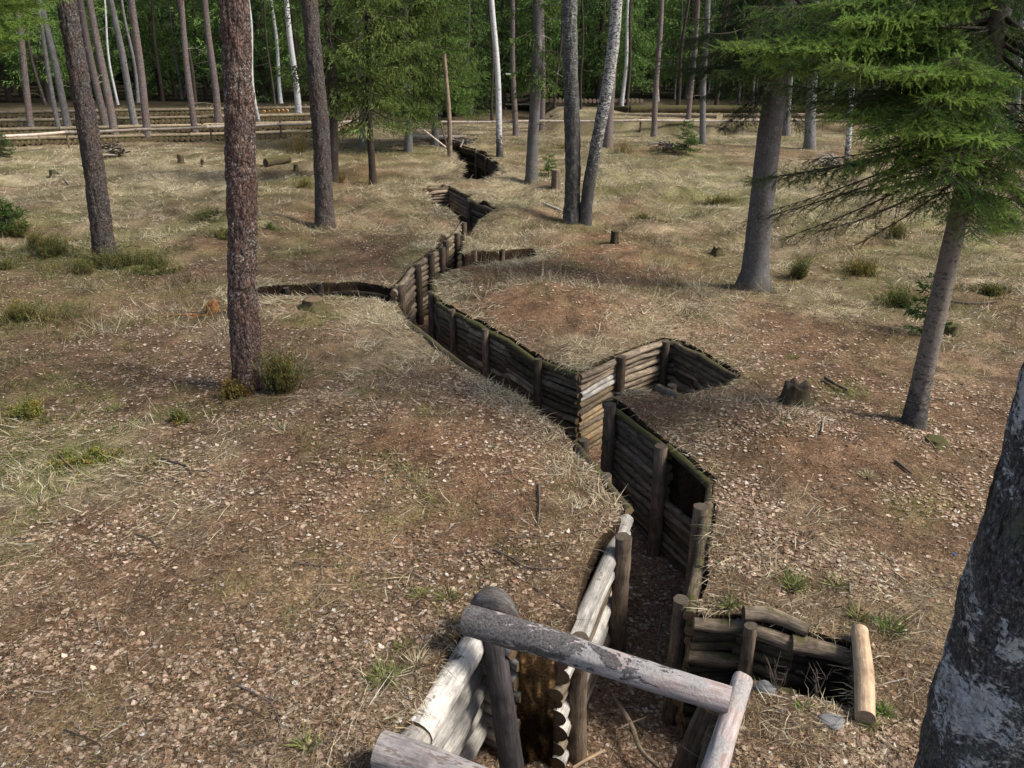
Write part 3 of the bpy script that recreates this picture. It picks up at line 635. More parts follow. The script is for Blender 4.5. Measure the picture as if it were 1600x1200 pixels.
# ------------------------------------------------------------------ foliage generator
def diamonds(P, D, L, Wd, cols, rs, cross=True):
    n = len(P); parts = []
    s0 = np.cross(D, rs.normal(0, 1, (n, 3))); s0 /= np.linalg.norm(s0, axis=1)[:, None]+1e-9
    for s in ((s0, np.cross(D, s0)) if cross else (s0,)):
        m = P+D*(L*.4)[:, None]; e = P+D*L[:, None]; w = (Wd*.5)[:, None]
        V = np.stack([P, m+s*w, e, m-s*w], 1).reshape(-1, 3); i = np.arange(n)[:, None]*4
        parts.append((V, np.vstack([i+np.array([0, 1, 2]), i+np.array([0, 2, 3])]), np.repeat(cols, 4, 0)))
    return merge(parts)
def needles(P, D, L, cols, rs, k=30, nl=.017, nw=.0028):
    n = len(P); t = rs.random((n, k)); base = P[:, None]+D[:, None]*(L[:, None]*t)[..., None]
    r_ = rs.normal(0, 1, (n, k, 3)); r_ -= D[:, None]*(r_*D[:, None]).sum(-1)[..., None]; r_ /= np.linalg.norm(r_, axis=-1)[..., None]+1e-9
    r_[..., 2] += .15
    d = D[:, None]*.75+r_*.75; tip = base+d*(nl*(1-.3*t))[..., None]; s = np.cross(d, r_+.3); s /= np.linalg.norm(s, axis=-1)[..., None]+1e-9
    V = np.stack([base-s*nw*.5, base+s*nw*.5, tip], 2).reshape(-1, 3); m = n*k
    C = np.repeat(np.repeat(cols[:, None], k, 1)*(.8+.4*rs.random((n, k, 1))), 3, 1).reshape(-1, 3) if False else np.repeat((cols[:, None]*(.75+.5*rs.random((n, k, 1)))).reshape(-1, 3), 3, 0)
    return V, np.arange(m*3).reshape(-1, 3), C
def branch_shoots(o, tip, sag, rs, side, sl, gap, dark, lite, bare=0.2, hang=.35):
    """o start, tip end; returns axis path and shoots (P,D,L,col)"""
    o = np.array(o, float); tip = np.array(tip, float); Lb = np.linalg.norm(tip-o)
    t = np.linspace(0, 1, 9); ax = o+(tip-o)*t[:, None]; ax[:, 2] -= sag*Lb*4*t*(1-t)*.5
    hd = tip-o; hd[2] = 0; hd /= np.linalg.norm(hd)+1e-9; lat = np.array([-hd[1], hd[0], 0])
    Ps = []; Ds = []; Ls = []; Cs = []; W_ = []
    ntw = max(3, int(Lb*(1-bare)/gap))
    clump = .7+.6*rs.random()
    for i in range(ntw):
        u = bare+(1-bare)*(i+rs.random())/ntw; p = np.array([np.interp(u, t, ax[:, j]) for j in range(3)])
        for sg in (-1, 1):
            l = side*Lb*(1.05-u)**.7*(.6+.6*rs.random())+sl*.8
            d = hd*(.55+.3*u)+lat*sg*(.9+.2*rs.normal())+np.array([0, 0, -hang*(.6+.8*rs.random())]); d /= np.linalg.norm(d)
            m = max(1, int(l/(sl*.42))); s = (np.arange(m)+rs.random(m)*.6)/m
            q = p+d*(s*l)[:, None]; q[:, 2] -= hang*.35*l*s*s
            dd = d+rs.normal(0, .55, (m, 3)); dd[:, 2] -= hang*.5; dd /= np.linalg.norm(dd, axis=1)[:, None]
            Ps.append(q); Ds.append(dd); Ls.append(sl*(.7+.6*rs.random(m)))
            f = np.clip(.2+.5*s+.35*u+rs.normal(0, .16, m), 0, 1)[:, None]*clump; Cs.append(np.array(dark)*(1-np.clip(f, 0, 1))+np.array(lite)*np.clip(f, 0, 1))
            if l > .15: W_.append((p, p+d*l*.9-np.array([0, 0, hang*.3*l])))
        dd = (tip-o)/Lb+rs.normal(0, .15, 3); dd /= np.linalg.norm(dd); Ps.append(p[None]); Ds.append(dd[None]); Ls.append(np.array([sl])); Cs.append(np.array(lite)[None]*.9)
    m = 3; Ps.append(np.repeat(tip[None], m, 0)); d = (tip-o)/Lb+rs.normal(0, .3, (m, 3)); d /= np.linalg.norm(d, axis=1)[:, None]; Ds.append(d); Ls.append(np.full(m, sl*1.2)); Cs.append(np.repeat(np.array(lite)[None], m, 0))
    return ax, np.vstack(Ps), np.vstack(Ds), np.concatenate(Ls), np.vstack(Cs), W_
def crown_arrays(rs, Ht, base, Rr, dz, per, sl, gap, dark, lite, wide, mode, droop=.25, side=.32, shape=.8, hang=.35, cutoff=None, lowfac=.75, k=30):
    z = base; parts = []; tb = TB(); first = True
    while z < Ht-min(.15, Ht*.12):
        f = (z-base)/(Ht-base); Lr = Rr*(1-f)**shape*(lowfac+(1-lowfac)*min(1, f*5))
        for _ in range(max(2, int(per*(1-.4*f)))):
            a = rs.random()*2*math.pi; L = max(.15, Lr*(.65+.5*rs.random())); zz = z+rs.normal(0, dz*.3)
            el = -droop*(1-f)+.35*f+rs.normal(0, .08)
            o = np.array([0, 0, zz]); tip = o+np.array([math.cos(a)*L, math.sin(a)*L, el*L])
            near = (cutoff is None) or zz < cutoff
            ax, P, D, LL, C, W_ = branch_shoots(o, tip, .22*(1-f), rs, side, sl if near else sl*2, gap if near else gap*2, dark, lite, .12 if mode != 'near' else .2, hang)
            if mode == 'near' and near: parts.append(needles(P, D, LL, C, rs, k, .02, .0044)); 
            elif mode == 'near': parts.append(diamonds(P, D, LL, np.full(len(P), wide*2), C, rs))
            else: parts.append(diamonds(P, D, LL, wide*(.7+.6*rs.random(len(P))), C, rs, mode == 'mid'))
            if mode != 'far':
                tb.tube(ax, np.linspace(.012*L+.006, .003, len(ax)), 5, cap=False)
                if mode == 'near' and near:
                    for (p, q) in W_: tb.tube([p, q], [.004, .002], 3, cap=False)
            elif rs.random() < .5: tb.tube([ax[0], ax[4], ax[-1]], [.012*L+.008, .008, .003], 3, cap=False)
        z += dz*(.8+.4*rs.random())
    return merge(parts), tb

def crown_mesh(name, V, F_, C, tb):
    if tb.V:
        Vt = np.vstack(tb.V); Ft = [tuple(i+len(V) for i in f) for f in tb.F]; wc = np.array([.075, .058, .045])*np.ones((len(Vt), 3))
        V2 = np.vstack([V, Vt]); F2 = [tuple(f) for f in F_.tolist()]+Ft; C2 = np.vstack([C, wc])
        return mesh_np(name, V2, F2, [M['needle']], False, colors=C2)
    return mesh_np(name, V, F_, [M['needle']], False, colors=C)
def trunk_path(base, topdir, Ht, r0, wob=.05, seedv=0, flare=1.35, r_top=.25, n=26):
    t = np.linspace(0, 1, n)**1.25; z = t*Ht; rr = random.Random(seedv); a, b = rr.random()*6, rr.random()*6
    k = np.sin(t*math.pi)  # keep ends
    P = np.array(base)+np.outer(z, topdir)+np.column_stack([np.sin(z*.9+a)-math.sin(a), np.sin(z*.7+b)-math.sin(b), z*0])*wob
    rad = r0*(1-(1-r_top)*t); rad = rad*(1+(flare-1)*np.exp(-z/.22))
    P[0][2] -= .12; return P, rad
def tdir(base, tx, ty=0):
    q = atY(tx, ty, base[1]); d = q-base; return d/d[2]     # per metre of height

FAR_N = []
def make_protos():
    out = []
    for i in range(5):
        rs_ = np.random.default_rng(100+i); Ht = [17, 20, 15, 18, 13][i]; br = .14+.02*i
        tone = [.55, .8, .68, .95, .75][i]
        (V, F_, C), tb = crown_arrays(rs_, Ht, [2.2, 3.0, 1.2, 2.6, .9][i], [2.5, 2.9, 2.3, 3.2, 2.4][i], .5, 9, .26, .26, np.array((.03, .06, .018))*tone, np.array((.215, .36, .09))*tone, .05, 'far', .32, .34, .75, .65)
        cm = crown_mesh('crown', V, F_, C, tb)
        P, rad = trunk_path((0, 0, 0), np.array([0, 0, 1.]), Ht, br, .05, i); t = TB(); t.tube(P, rad, 7, cap=False)
        rr = np.random.default_rng(i)
        for q in range(26):   # bare dead lower twigs
            z = .6+rr.random()*3.5; a = rr.random()*6.28; l = .5+rr.random()*1.3; t.tube([(0, 0, z), (math.cos(a)*l*.6, math.sin(a)*l*.6, z-.05), (math.cos(a)*l, math.sin(a)*l, z-.25*l)], [.012, .008, .004], 3, cap=False)
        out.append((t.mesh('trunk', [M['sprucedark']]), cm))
    return out
PROTO = make_protos()
def far_spruce(i, x, y, s, rot, label, group, cat='spruce tree', sz=None):
    e = empty('spruce_tree', (x, y, float(h(x, y)) if y < 100 else 0)); e.rotation_euler = (0, 0, rot); e.scale = (s, s, sz or s)
    tm, cm = PROTO[i]; ob('trunk', tm, e); c = ob('crown', cm, e); tag(e, label, cat, group); return e
# forest behind the clearing
rf = np.random.default_rng(5)
row = [(59, 2.7), (64, 3.2), (71, 3.4), (79, 3.6), (88, 4.0)]
for (Y, spc) in row:
    X = -Y*.80
    while X < Y*.80:
        yy = Y+rf.normal(0, 1.6); xx = X+rf.normal(0, .6)
        if not (Y < 60 and rf.random() < .25):
            far_spruce(int(rf.integers(0, 5)), xx, yy, .8+.45*rf.random(), rf.random()*6.28, 'dark green spruce standing in the dense forest behind the clearing', 'spruces of the dense forest behind the clearing')
        X += spc*(.7+.6*rf.random())
# far-off mass
def far_mass():
    rs_ = np.random.default_rng(3); n = 60000; a = (rs_.random(n)*2-1)*1.0; r = 100+rs_.random(n)*14; zz = rs_.random(n)*22
    P = np.column_stack([r*np.sin(a), r*np.cos(a), zz]); D = rs_.normal(0, 1, (n, 3)); D[:, 2] -= .6; D /= np.linalg.norm(D, axis=1)[:, None]
    c = np.array((.03, .055, .018))*(.4+1.0*fbm(a*40, zz*.5, 3, 3))[:, None]
    V, F_, C = diamonds(P, D, np.full(n, 1.5), np.full(n, .6), c, rs_)
    tag(ob('distant_forest', mesh_np('distant_forest', V, F_, [M['needle']], False, colors=C)), 'far off mass of dark conifers closing the view behind the forest', 'forest', kind='stuff')
far_mass()

# ------------------------------------------------------------------ upper crowns for tall bare stems (shared)
def pine_crown(seedv, birch=False):
    rs_ = np.random.default_rng(seedv); parts = []; tb = TB()
    for i in range(26):
        z = rs_.random()*4.5; a = rs_.random()*6.28; L = (1.9-.25*z)*(.6+.6*rs_.random()); L = max(L, .5)
        o = np.array([0, 0, z]); tip = o+np.array([math.cos(a)*L, math.sin(a)*L, .3*L+rs_.normal(0, .2)])
        tb.tube([o, (o+tip)/2+np.array([0, 0, .1]), tip], [.04, .025, .01], 5, cap=False)
        n = 70 if not birch else 34; q = tip+rs_.normal(0, .33, (n, 3))*np.array([1, 1, .6]); D = rs_.normal(0, 1, (n, 3)); D[:, 2] += .3; D /= np.linalg.norm(D, axis=1)[:, None]
        c = (np.array((.045, .085, .035)) if not birch else np.array((.10, .085, .06)))*(.6+.8*rs_.random((n, 1)))
        parts.append(diamonds(q, D, np.full(n, .2), np.full(n, .05 if not birch else .012), c, rs_))
    V, F_, C = merge(parts); return crown_mesh('crown', V, F_, C, tb), None
PC = [pine_crown(1), pine_crown(2)]; BC = [pine_crown(3, True)]
def stem(name, bx, by, tx, w, mat, label, group=None, Ht=15, ty=0, crown='pine', cat=None, seg=12, rough=.05, wob=.04, flare=1.3, taper=.35, twigs=0, sub=1, rtop=None, extra=None, plates=0.0):
    base = at(bx, by); d = tdir(base, tx, ty); r0 = pxw(base, w)/2
    e = empty(name, tuple(base)); P, rad = trunk_path(base, d, Ht, r0, wob, int(bx*7+by), flare, taper)
    if extra is not None: rad = extra(P, rad)
    t = TB(); t.tube(P, rad, seg, rough, cap=True, sub=sub, plates=plates); t.build('trunk', [mat, M['cut']], e)
    rr = np.random.default_rng(int(bx+by*3))
    for q in range(twigs):
        z = 1.2+rr.random()*6; a = rr.random()*6.28; l = (.3+rr.random()*1.1); c = base+d*z; tw = TB()
        m = c+np.array([math.cos(a)*l*.5, math.sin(a)*l*.5, .02]); tipp = c+np.array([math.cos(a)*l, math.sin(a)*l, -.15*l+rr.normal(0, .1)])
        tw.tube([c, m, tipp], [.014, .009, .004], 4, cap=False)
        for _ in range(3):
            s = m+(tipp-m)*rr.random(); tw.tube([s, s+rr.normal(0, .18, 3)*l], [.005, .002], 3, cap=False)
        tw.build('dead_branch', [M['paletwig'] if rr.random() < .4 else M['twig']], e)
    if crown:
        cm, bm = (BC[0] if crown == 'birch' else PC[int(bx) % 2]); top = base+d*(Ht-4.3)
        c = ob('crown', cm, e, tuple(top-base)); c.rotation_euler = (0, 0, bx % 6)
    tag(e, label, cat or name.replace('_', ' '), group); return e, base, d

def bulge(P, rad):
    z = P[:, 2]; return rad*(1+.10*np.exp(-((z-2.95)/.12)**2))
stem('pine_tree', 165, 405, 105, 33, M['pine3'], 'tall grey brown pine leaning left with green shrubs at its foot', seg=64, sub=16, rough=.10, twigs=0, taper=.4, flare=1.2, plates=.022)
stem('pine_tree', 388, 608, 352, 47, M['pine2'], 'thick reddish brown pine trunk nearest the camera on the left bank', seg=96, sub=24, rough=.13, taper=.45, flare=1.15, extra=bulge, plates=.024)
stem('pine_tree', 508, 354, 485, 29, M['pine3'], 'dark grey pine standing right of the thick reddish pine', seg=56, sub=12, rough=.10, taper=.45, flare=1.2, plates=.022)
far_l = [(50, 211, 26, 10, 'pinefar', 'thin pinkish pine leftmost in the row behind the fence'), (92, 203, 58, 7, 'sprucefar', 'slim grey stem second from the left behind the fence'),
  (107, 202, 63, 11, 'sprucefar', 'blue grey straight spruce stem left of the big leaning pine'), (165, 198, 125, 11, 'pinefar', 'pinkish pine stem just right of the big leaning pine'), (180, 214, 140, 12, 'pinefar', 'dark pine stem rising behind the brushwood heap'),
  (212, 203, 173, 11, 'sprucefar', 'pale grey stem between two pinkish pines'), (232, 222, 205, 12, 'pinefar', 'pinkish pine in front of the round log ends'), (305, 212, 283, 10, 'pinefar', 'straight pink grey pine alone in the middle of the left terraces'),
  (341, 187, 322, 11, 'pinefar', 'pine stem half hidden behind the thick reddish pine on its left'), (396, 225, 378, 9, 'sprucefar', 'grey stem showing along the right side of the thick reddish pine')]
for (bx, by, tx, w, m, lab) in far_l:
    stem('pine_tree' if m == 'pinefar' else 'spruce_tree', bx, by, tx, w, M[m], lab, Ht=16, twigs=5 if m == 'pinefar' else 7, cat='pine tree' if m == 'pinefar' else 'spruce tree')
stem('birch_tree', 407, 200, 385, 5, M['birchwhite'], 'very thin crooked white birch behind the terraces', crown='birch', wob=.12, Ht=13)
stem('birch_tree', 467, 181, 449, 10, M['birchwhite'], 'white birch on top of the left terraces', crown='birch', Ht=15)
stem('birch_tree', 781, 245, 768, 10, M['birchwhite'], 'bright white birch at the far end of the trench', crown='birch', wob=.05, Ht=14)
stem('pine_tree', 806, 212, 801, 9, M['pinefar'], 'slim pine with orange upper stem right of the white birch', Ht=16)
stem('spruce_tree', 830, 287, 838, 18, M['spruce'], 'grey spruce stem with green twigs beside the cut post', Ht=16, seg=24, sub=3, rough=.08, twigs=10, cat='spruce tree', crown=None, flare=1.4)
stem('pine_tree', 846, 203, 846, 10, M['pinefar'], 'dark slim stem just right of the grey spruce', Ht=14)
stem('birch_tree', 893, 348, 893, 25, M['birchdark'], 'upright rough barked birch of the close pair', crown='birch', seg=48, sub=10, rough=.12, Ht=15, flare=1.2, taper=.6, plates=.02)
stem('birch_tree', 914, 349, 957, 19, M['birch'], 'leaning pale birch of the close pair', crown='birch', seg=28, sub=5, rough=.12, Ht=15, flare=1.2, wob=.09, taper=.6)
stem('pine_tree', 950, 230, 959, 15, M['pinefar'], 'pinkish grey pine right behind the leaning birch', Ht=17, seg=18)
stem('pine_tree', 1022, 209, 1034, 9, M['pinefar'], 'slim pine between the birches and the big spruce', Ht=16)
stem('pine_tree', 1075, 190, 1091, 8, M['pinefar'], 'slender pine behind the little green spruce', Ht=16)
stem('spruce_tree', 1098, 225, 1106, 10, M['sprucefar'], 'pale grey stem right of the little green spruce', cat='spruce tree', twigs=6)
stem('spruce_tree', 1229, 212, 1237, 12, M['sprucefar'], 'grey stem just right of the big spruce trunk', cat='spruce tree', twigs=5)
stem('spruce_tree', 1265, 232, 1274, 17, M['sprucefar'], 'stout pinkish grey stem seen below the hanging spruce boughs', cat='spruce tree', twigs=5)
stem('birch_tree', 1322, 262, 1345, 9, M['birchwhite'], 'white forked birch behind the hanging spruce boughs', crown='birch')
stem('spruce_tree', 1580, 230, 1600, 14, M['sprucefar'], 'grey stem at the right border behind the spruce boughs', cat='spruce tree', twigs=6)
stem('spruce_tree', 566, 229, 560, 10, M['sprucefar'], 'grey stem left of the young green spruces', cat='spruce tree', crown=None)
# thin stems in the forest edge
rt = np.random.default_rng(77)
for i in range(70):
    px = rt.random()*1600; Y = 53+rt.random()*12; q = atY(px, 150, Y); z0 = float(h(q[0], Y)); e = empty('slim_tree', (q[0], Y, z0)); r0 = .05+rt.random()*.09
    wht = rt.random() < .1; P, rad = trunk_path((q[0], Y, z0), np.array([rt.normal(0, .02), rt.normal(0, .02), 1]), 13, r0, .08, i); t = TB(); t.tube(P, rad, 7, cap=False)
    t.build('trunk', [M['birchwhite'] if wht else M['sprucefar'] if rt.random() < .5 else M['sprucedark']], e)
    for k_ in range(6):
        z = z0+1+rt.random()*7; a = rt.random()*6.28; l = .4+rt.random()*1.2; t = TB(); t.tube([(q[0], Y, z), (q[0]+math.cos(a)*l, Y+math.sin(a)*l, z-.2*l)], [.014, .005], 3, cap=False); t.build('dead_branch', [M['twig']], e)
    tag(e, 'slim white birch stem at the forest edge' if wht else 'slim bare grey stem at the forest edge', 'tree', 'slim white stems at the forest edge' if wht else 'slim grey stems at the forest edge')

# mid distance spruces with boughs
def mid_spruce(bx, by, tx, w, Ht, cb, Rr, label, seedv, tone=1., warm=0., mat='sprucefar', dz=.32, per=7):
    base = at(bx, by); d = tdir(base, tx); r0 = pxw(base, w)/2; e = empty('spruce_tree', tuple(base)); rs_ = np.random.default_rng(seedv)
    dark = np.array((.028, .05, .017))*tone+np.array((.02, .010, 0))*warm; lite = np.array((.19, .29, .075))*tone+np.array((.03, .01, 0))*warm
    (V, F_, C), tb = crown_arrays(rs_, Ht, cb, Rr, dz, per, .17, .17, dark, lite, .038, 'mid', .3, .36, .6, .7)
    V = V+np.outer(V[:, 2], [d[0], d[1], 0])
    for i, v in enumerate(tb.V): tb.V[i] = v+np.outer(v[:, 2], [d[0], d[1], 0])
    ob('crown', crown_mesh('crown', V, F_, C, tb), e)
    P, rad = trunk_path(base, d, Ht, r0, .03, seedv, 1.25, .2); t = TB(); t.tube(P, rad, 14, .05); t.build('trunk', [M[mat], M['cut']], e); tag(e, label, 'spruce tree'); return e
mid_spruce(583, 288, 572, 11, 11, 2.6, 2.3, 'young spruce with thin dark trunk on the rust brown path', 301, 1.0, 1.0, 'sprucedark', .42, 6)
mid_spruce(521, 283, 513, 16, 13, 3.4, 2.2, 'dark spruce just behind the grey pine on the left bank', 302, .8, .3, 'sprucedark', .5, 6)
mid_spruce(638, 236, 634, 13, 14, 2.4, 3.1, 'broad bright green spruce with grey trunk left of the dugout', 303, 1.1, .6)
mid_spruce(680, 226, 676, 11, 14, 2.6, 3.1, 'green spruce rising behind the dugout beam', 304, 1.1, .1)
mid_spruce(1193, 300, 1210, 8, 9, 6.5, 1.2, 'slim spruce half hidden behind the big spruce trunk', 305, .7, 0) if False else None

# big spruce on the right (H)
def near_spruce(bx, by, tx, ty, w, Ht, label, mat, seedv, boughs, rnd, tone=1., flare=1.5, rtop=.3, extra=()):
    base = at(bx, by); d = tdir(base, tx, ty); r0 = pxw(base, w)/2; e = empty('spruce_tree', tuple(base)); rs_ = np.random.default_rng(seedv)
    P, rad = trunk_path(base, d, Ht, r0, .02, seedv, flare, rtop); t = TB(); t.tube(P, rad, 40, .08, sub=5); t.build('trunk', [M[mat], M['cut']], e)
    def add(o, tip, sag, side, sl, gap, dk, lt, bare, hang, k=34, nl=.021):
        tb = TB(); ax, Pq, D, LL, C, W_ = branch_shoots(o, tip, sag, rs_, side, sl, gap, dk, lt, bare, hang)
        L = np.linalg.norm(np.array(tip)-o); tb.tube(ax, np.linspace(.006*L+.005, .002, len(ax)), 6, .1, cap=False, sub=2)
        for (p, q) in W_: tb.tube([p, q], [.005, .002], 3, cap=False)
        b = tb.build('branch', [M['twig']], e)
        if k:
            V, F_, C = needles(Pq, D, LL, np.clip(C, .005, .6), rs_, k, nl, .0044)
            n = ob('needles', mesh_np('needles', V-np.array(e.location), F_, [M['needle']], False, colors=C), b); b.parent = e
    for (hz, px, py, dY, kind) in boughs:
        o = base+d*hz; tip = atY(px, py, base[1]+dY)
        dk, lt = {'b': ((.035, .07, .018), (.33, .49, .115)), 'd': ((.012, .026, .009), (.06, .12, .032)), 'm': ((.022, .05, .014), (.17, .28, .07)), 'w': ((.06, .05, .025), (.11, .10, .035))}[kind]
        add(o, tip, (.08 if kind != 'b' else .03)+rs_.normal(0, .05), .31 if kind != 'w' else .26, .10, {'b': .042, 'w': .10}.get(kind, .055), np.array(dk)*tone, np.array(lt)*tone, .25, {'b': .2, 'd': .6, 'm': .35, 'w': .5}[kind], {'b': 44, 'w': 14}.get(kind, 36))
    for (za, zb, cnt, l0, l1, kind) in extra:
        for _ in range(cnt):
            hz = za+(zb-za)*rs_.random(); a = rs_.uniform(math.pi*.85, math.pi*2.15); L = l0+(l1-l0)*rs_.random(); o = base+d*hz
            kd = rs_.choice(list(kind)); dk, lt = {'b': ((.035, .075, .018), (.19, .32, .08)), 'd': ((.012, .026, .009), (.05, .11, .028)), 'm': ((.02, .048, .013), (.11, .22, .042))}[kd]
            add(o, o+np.array([math.cos(a)*L, math.sin(a)*L, -.18*L+rs_.normal(0, .12)]), .08, .36, .10, .065, np.array(dk)*tone, np.array(lt)*tone, .12, .5, 30)
    (z0, z1, n, Rr, kk) = rnd
    if n:
        (V, F_, C), tb = crown_arrays(rs_, z1, z0, Rr, (z1-z0)/n, 6, .10, .11, np.array((.012, .028, .01))*tone, np.array((.06, .125, .03))*tone, .03, 'near', .3, .33, .6, .5, None, .95, kk)
        for i, v in enumerate(tb.V): tb.V[i] = v+np.outer(v[:, 2], [d[0], d[1], 0])
        V = V+np.outer(V[:, 2], [d[0], d[1], 0]); ob('crown', crown_mesh('crown', V, F_, C, tb), e)
    # top of the crown, above the view
    (V, F_, C), tb = crown_arrays(rs_, Ht, z1, Rr, .6, 7, .3, .3, np.array((.014, .03, .01))*tone, np.array((.06, .12, .03))*tone, .07, 'far', .2, .32, .75)
    V = V+np.outer(V[:, 2], [d[0], d[1], 0]); ob('crown_top', mesh_np('crown_top', V, F_, [M['needle']], False, colors=C), e)
    tag(e, label, 'spruce tree'); return e, base, d
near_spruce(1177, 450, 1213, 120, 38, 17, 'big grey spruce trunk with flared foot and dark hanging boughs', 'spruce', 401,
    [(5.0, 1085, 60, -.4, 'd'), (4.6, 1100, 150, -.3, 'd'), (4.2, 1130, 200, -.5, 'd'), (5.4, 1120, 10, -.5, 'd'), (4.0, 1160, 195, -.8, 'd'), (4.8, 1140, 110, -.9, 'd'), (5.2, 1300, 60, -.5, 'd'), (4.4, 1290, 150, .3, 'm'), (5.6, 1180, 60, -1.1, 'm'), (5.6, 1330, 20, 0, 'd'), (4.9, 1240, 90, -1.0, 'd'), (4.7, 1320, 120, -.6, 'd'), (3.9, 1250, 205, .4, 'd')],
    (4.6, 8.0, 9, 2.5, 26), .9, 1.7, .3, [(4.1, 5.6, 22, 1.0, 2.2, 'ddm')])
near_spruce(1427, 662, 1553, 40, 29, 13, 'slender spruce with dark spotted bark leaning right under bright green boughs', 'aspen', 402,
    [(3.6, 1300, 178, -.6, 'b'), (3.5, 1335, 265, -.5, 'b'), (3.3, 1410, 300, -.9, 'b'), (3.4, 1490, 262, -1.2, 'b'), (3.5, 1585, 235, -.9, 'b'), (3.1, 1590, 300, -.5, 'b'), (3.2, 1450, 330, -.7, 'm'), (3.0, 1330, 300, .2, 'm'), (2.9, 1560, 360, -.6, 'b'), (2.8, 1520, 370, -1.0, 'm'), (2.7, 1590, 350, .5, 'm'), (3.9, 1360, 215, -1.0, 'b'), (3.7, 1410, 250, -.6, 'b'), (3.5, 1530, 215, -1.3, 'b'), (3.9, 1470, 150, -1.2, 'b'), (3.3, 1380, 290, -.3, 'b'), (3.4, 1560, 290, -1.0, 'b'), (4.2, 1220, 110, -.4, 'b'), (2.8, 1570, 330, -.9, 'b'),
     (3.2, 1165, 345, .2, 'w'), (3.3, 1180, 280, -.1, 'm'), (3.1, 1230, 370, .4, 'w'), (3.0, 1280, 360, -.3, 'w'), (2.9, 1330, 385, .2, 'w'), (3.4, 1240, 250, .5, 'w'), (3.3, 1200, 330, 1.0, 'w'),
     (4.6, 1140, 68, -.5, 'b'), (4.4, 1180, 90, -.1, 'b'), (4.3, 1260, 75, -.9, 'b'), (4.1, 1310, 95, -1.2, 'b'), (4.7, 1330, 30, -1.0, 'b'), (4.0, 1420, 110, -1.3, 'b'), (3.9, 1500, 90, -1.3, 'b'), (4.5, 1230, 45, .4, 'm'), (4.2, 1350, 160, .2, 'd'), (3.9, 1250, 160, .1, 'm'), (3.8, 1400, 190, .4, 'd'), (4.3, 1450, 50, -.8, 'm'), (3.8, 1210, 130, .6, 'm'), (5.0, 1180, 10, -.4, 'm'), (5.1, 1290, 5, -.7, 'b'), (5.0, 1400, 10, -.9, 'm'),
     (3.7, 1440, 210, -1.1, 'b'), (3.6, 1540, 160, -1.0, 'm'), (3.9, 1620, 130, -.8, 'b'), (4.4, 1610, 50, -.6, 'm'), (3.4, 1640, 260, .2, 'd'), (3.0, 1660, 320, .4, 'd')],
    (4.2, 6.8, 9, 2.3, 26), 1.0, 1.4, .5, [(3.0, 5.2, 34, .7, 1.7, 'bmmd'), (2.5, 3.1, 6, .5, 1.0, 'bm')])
# overhead spruce just left of the frame: its bough tips enter the top left corner
near_spruce(-260, 420, -330, 0, 40, 12, 'bright green spruce boughs reaching in at the top left corner', 'sprucedark', 403,
    [(5.2, 62, 28, -.5, 'b'), (5.3, 35, 55, -.7, 'b'), (5.5, 80, -10, -.3, 'b'), (4.9, 10, 70, -.6, 'b'), (5.4, 50, 5, 0, 'b'), (5.6, 110, -15, -.5, 'b')], (5.2, 7.2, 5, 2.2, 20), 1.1, extra=[(4.9, 5.5, 5, 1.5, 2.3, 'b')])

# spruce twigs on the grey stem at (830,..)
def side_tufts():
    base = at(830, 287); e = [o for o in COL.objects if o.get('label', '').startswith('grey spruce stem with green')][0]; d = tdir(base, 838); rs_ = np.random.default_rng(8)
    for (hz, px, py) in [(4.2, 870, 140), (4.0, 810, 150), (4.6, 875, 90), (5.2, 800, 60), (5.5, 870, 40), (5.8, 790, 15), (3.9, 850, 150), (5.0, 860, 110), (5.9, 880, 5), (4.4, 800, 115), (6.4, 855, 0), (6.3, 800, -20)]:
        o = base+d*hz; tip = atY(px, py, base[1]+rs_.normal(0, .5)); ax, P, D, L, C, W_ = branch_shoots(o, tip, .2, rs_, .45, .13, .09, (.03, .05, .015), (.15, .23, .05), .05, .6)
        tb = TB(); tb.tube(ax, np.linspace(.02, .005, len(ax)), 4, cap=False); b = tb.build('branch', [M['twig']], e)
        V, F_, C = diamonds(P, D, L, np.full(len(P), .03), C, rs_); ob('needles', mesh_np('needles', V-base, F_, [M['needle']], False, colors=C), b)
side_tufts()

# foreground birch at the right border
def near_birch():
    base = np.array([1.78, 2.16, float(h(1.8, 2.16))]); e = empty('birch_tree', tuple(base))
    P, rad = trunk_path(base, np.array([-.012, 0, 1.]), 13, .25, .008, 5, 1.3, .62, 40)
    rad = rad*(1+.05*np.exp(-((P[:, 2]-2.15)/.25)**2)); t = TB(); t.tube(P, rad, 120, .10, sub=16, fr=1.6, seedo=4.2, plates=.012); t.build('trunk', [M['birchnear'], M['cut']], e)
    cm, bm = BC[0]; c = ob('crown', cm, e, (0, 0, 9)); tag(e, 'thick dark birch with white flaking bark close up at the right border', 'birch tree')
near_birch()

# ------------------------------------------------------------------ small spruces, shrubs
def sapling(bx, by, Ht, label, tone=1., Rr=.5, seedv=1, thin=False):
    base = at(bx, by); e = empty('spruce_sapling', tuple(base)); rs_ = np.random.default_rng(seedv); d = np.array([0, 0, 1.])
    (V, F_, C), tb = crown_arrays(rs_, Ht, Ht*.12, Rr, Ht/(9 if thin else 14), 5 if thin else 7, .09, .09, np.array((.03, .055, .018))*tone, np.array((.10, .19, .04))*tone, .025, 'mid', -.1, .3, .9, .1)
    ob('crown', crown_mesh('crown', V, F_, C, tb), e); t2 = TB(); t2.tube([(0, 0, -.05), (0, 0, Ht*.5), (0.01, 0, Ht)], [.018, .012, .004], 6, cap=False); ob('trunk', t2.mesh('trunk', [M['twig']]), e)
    tag(e, label, 'sapling')
sapling(5, 245, 1.1, 'small dark spruce sapling at the left border by the fence', .8, .7, 3); sapling(12, 362, .9, 'green spruce sapling at the left border above the shrubs', .9, .7, 4)
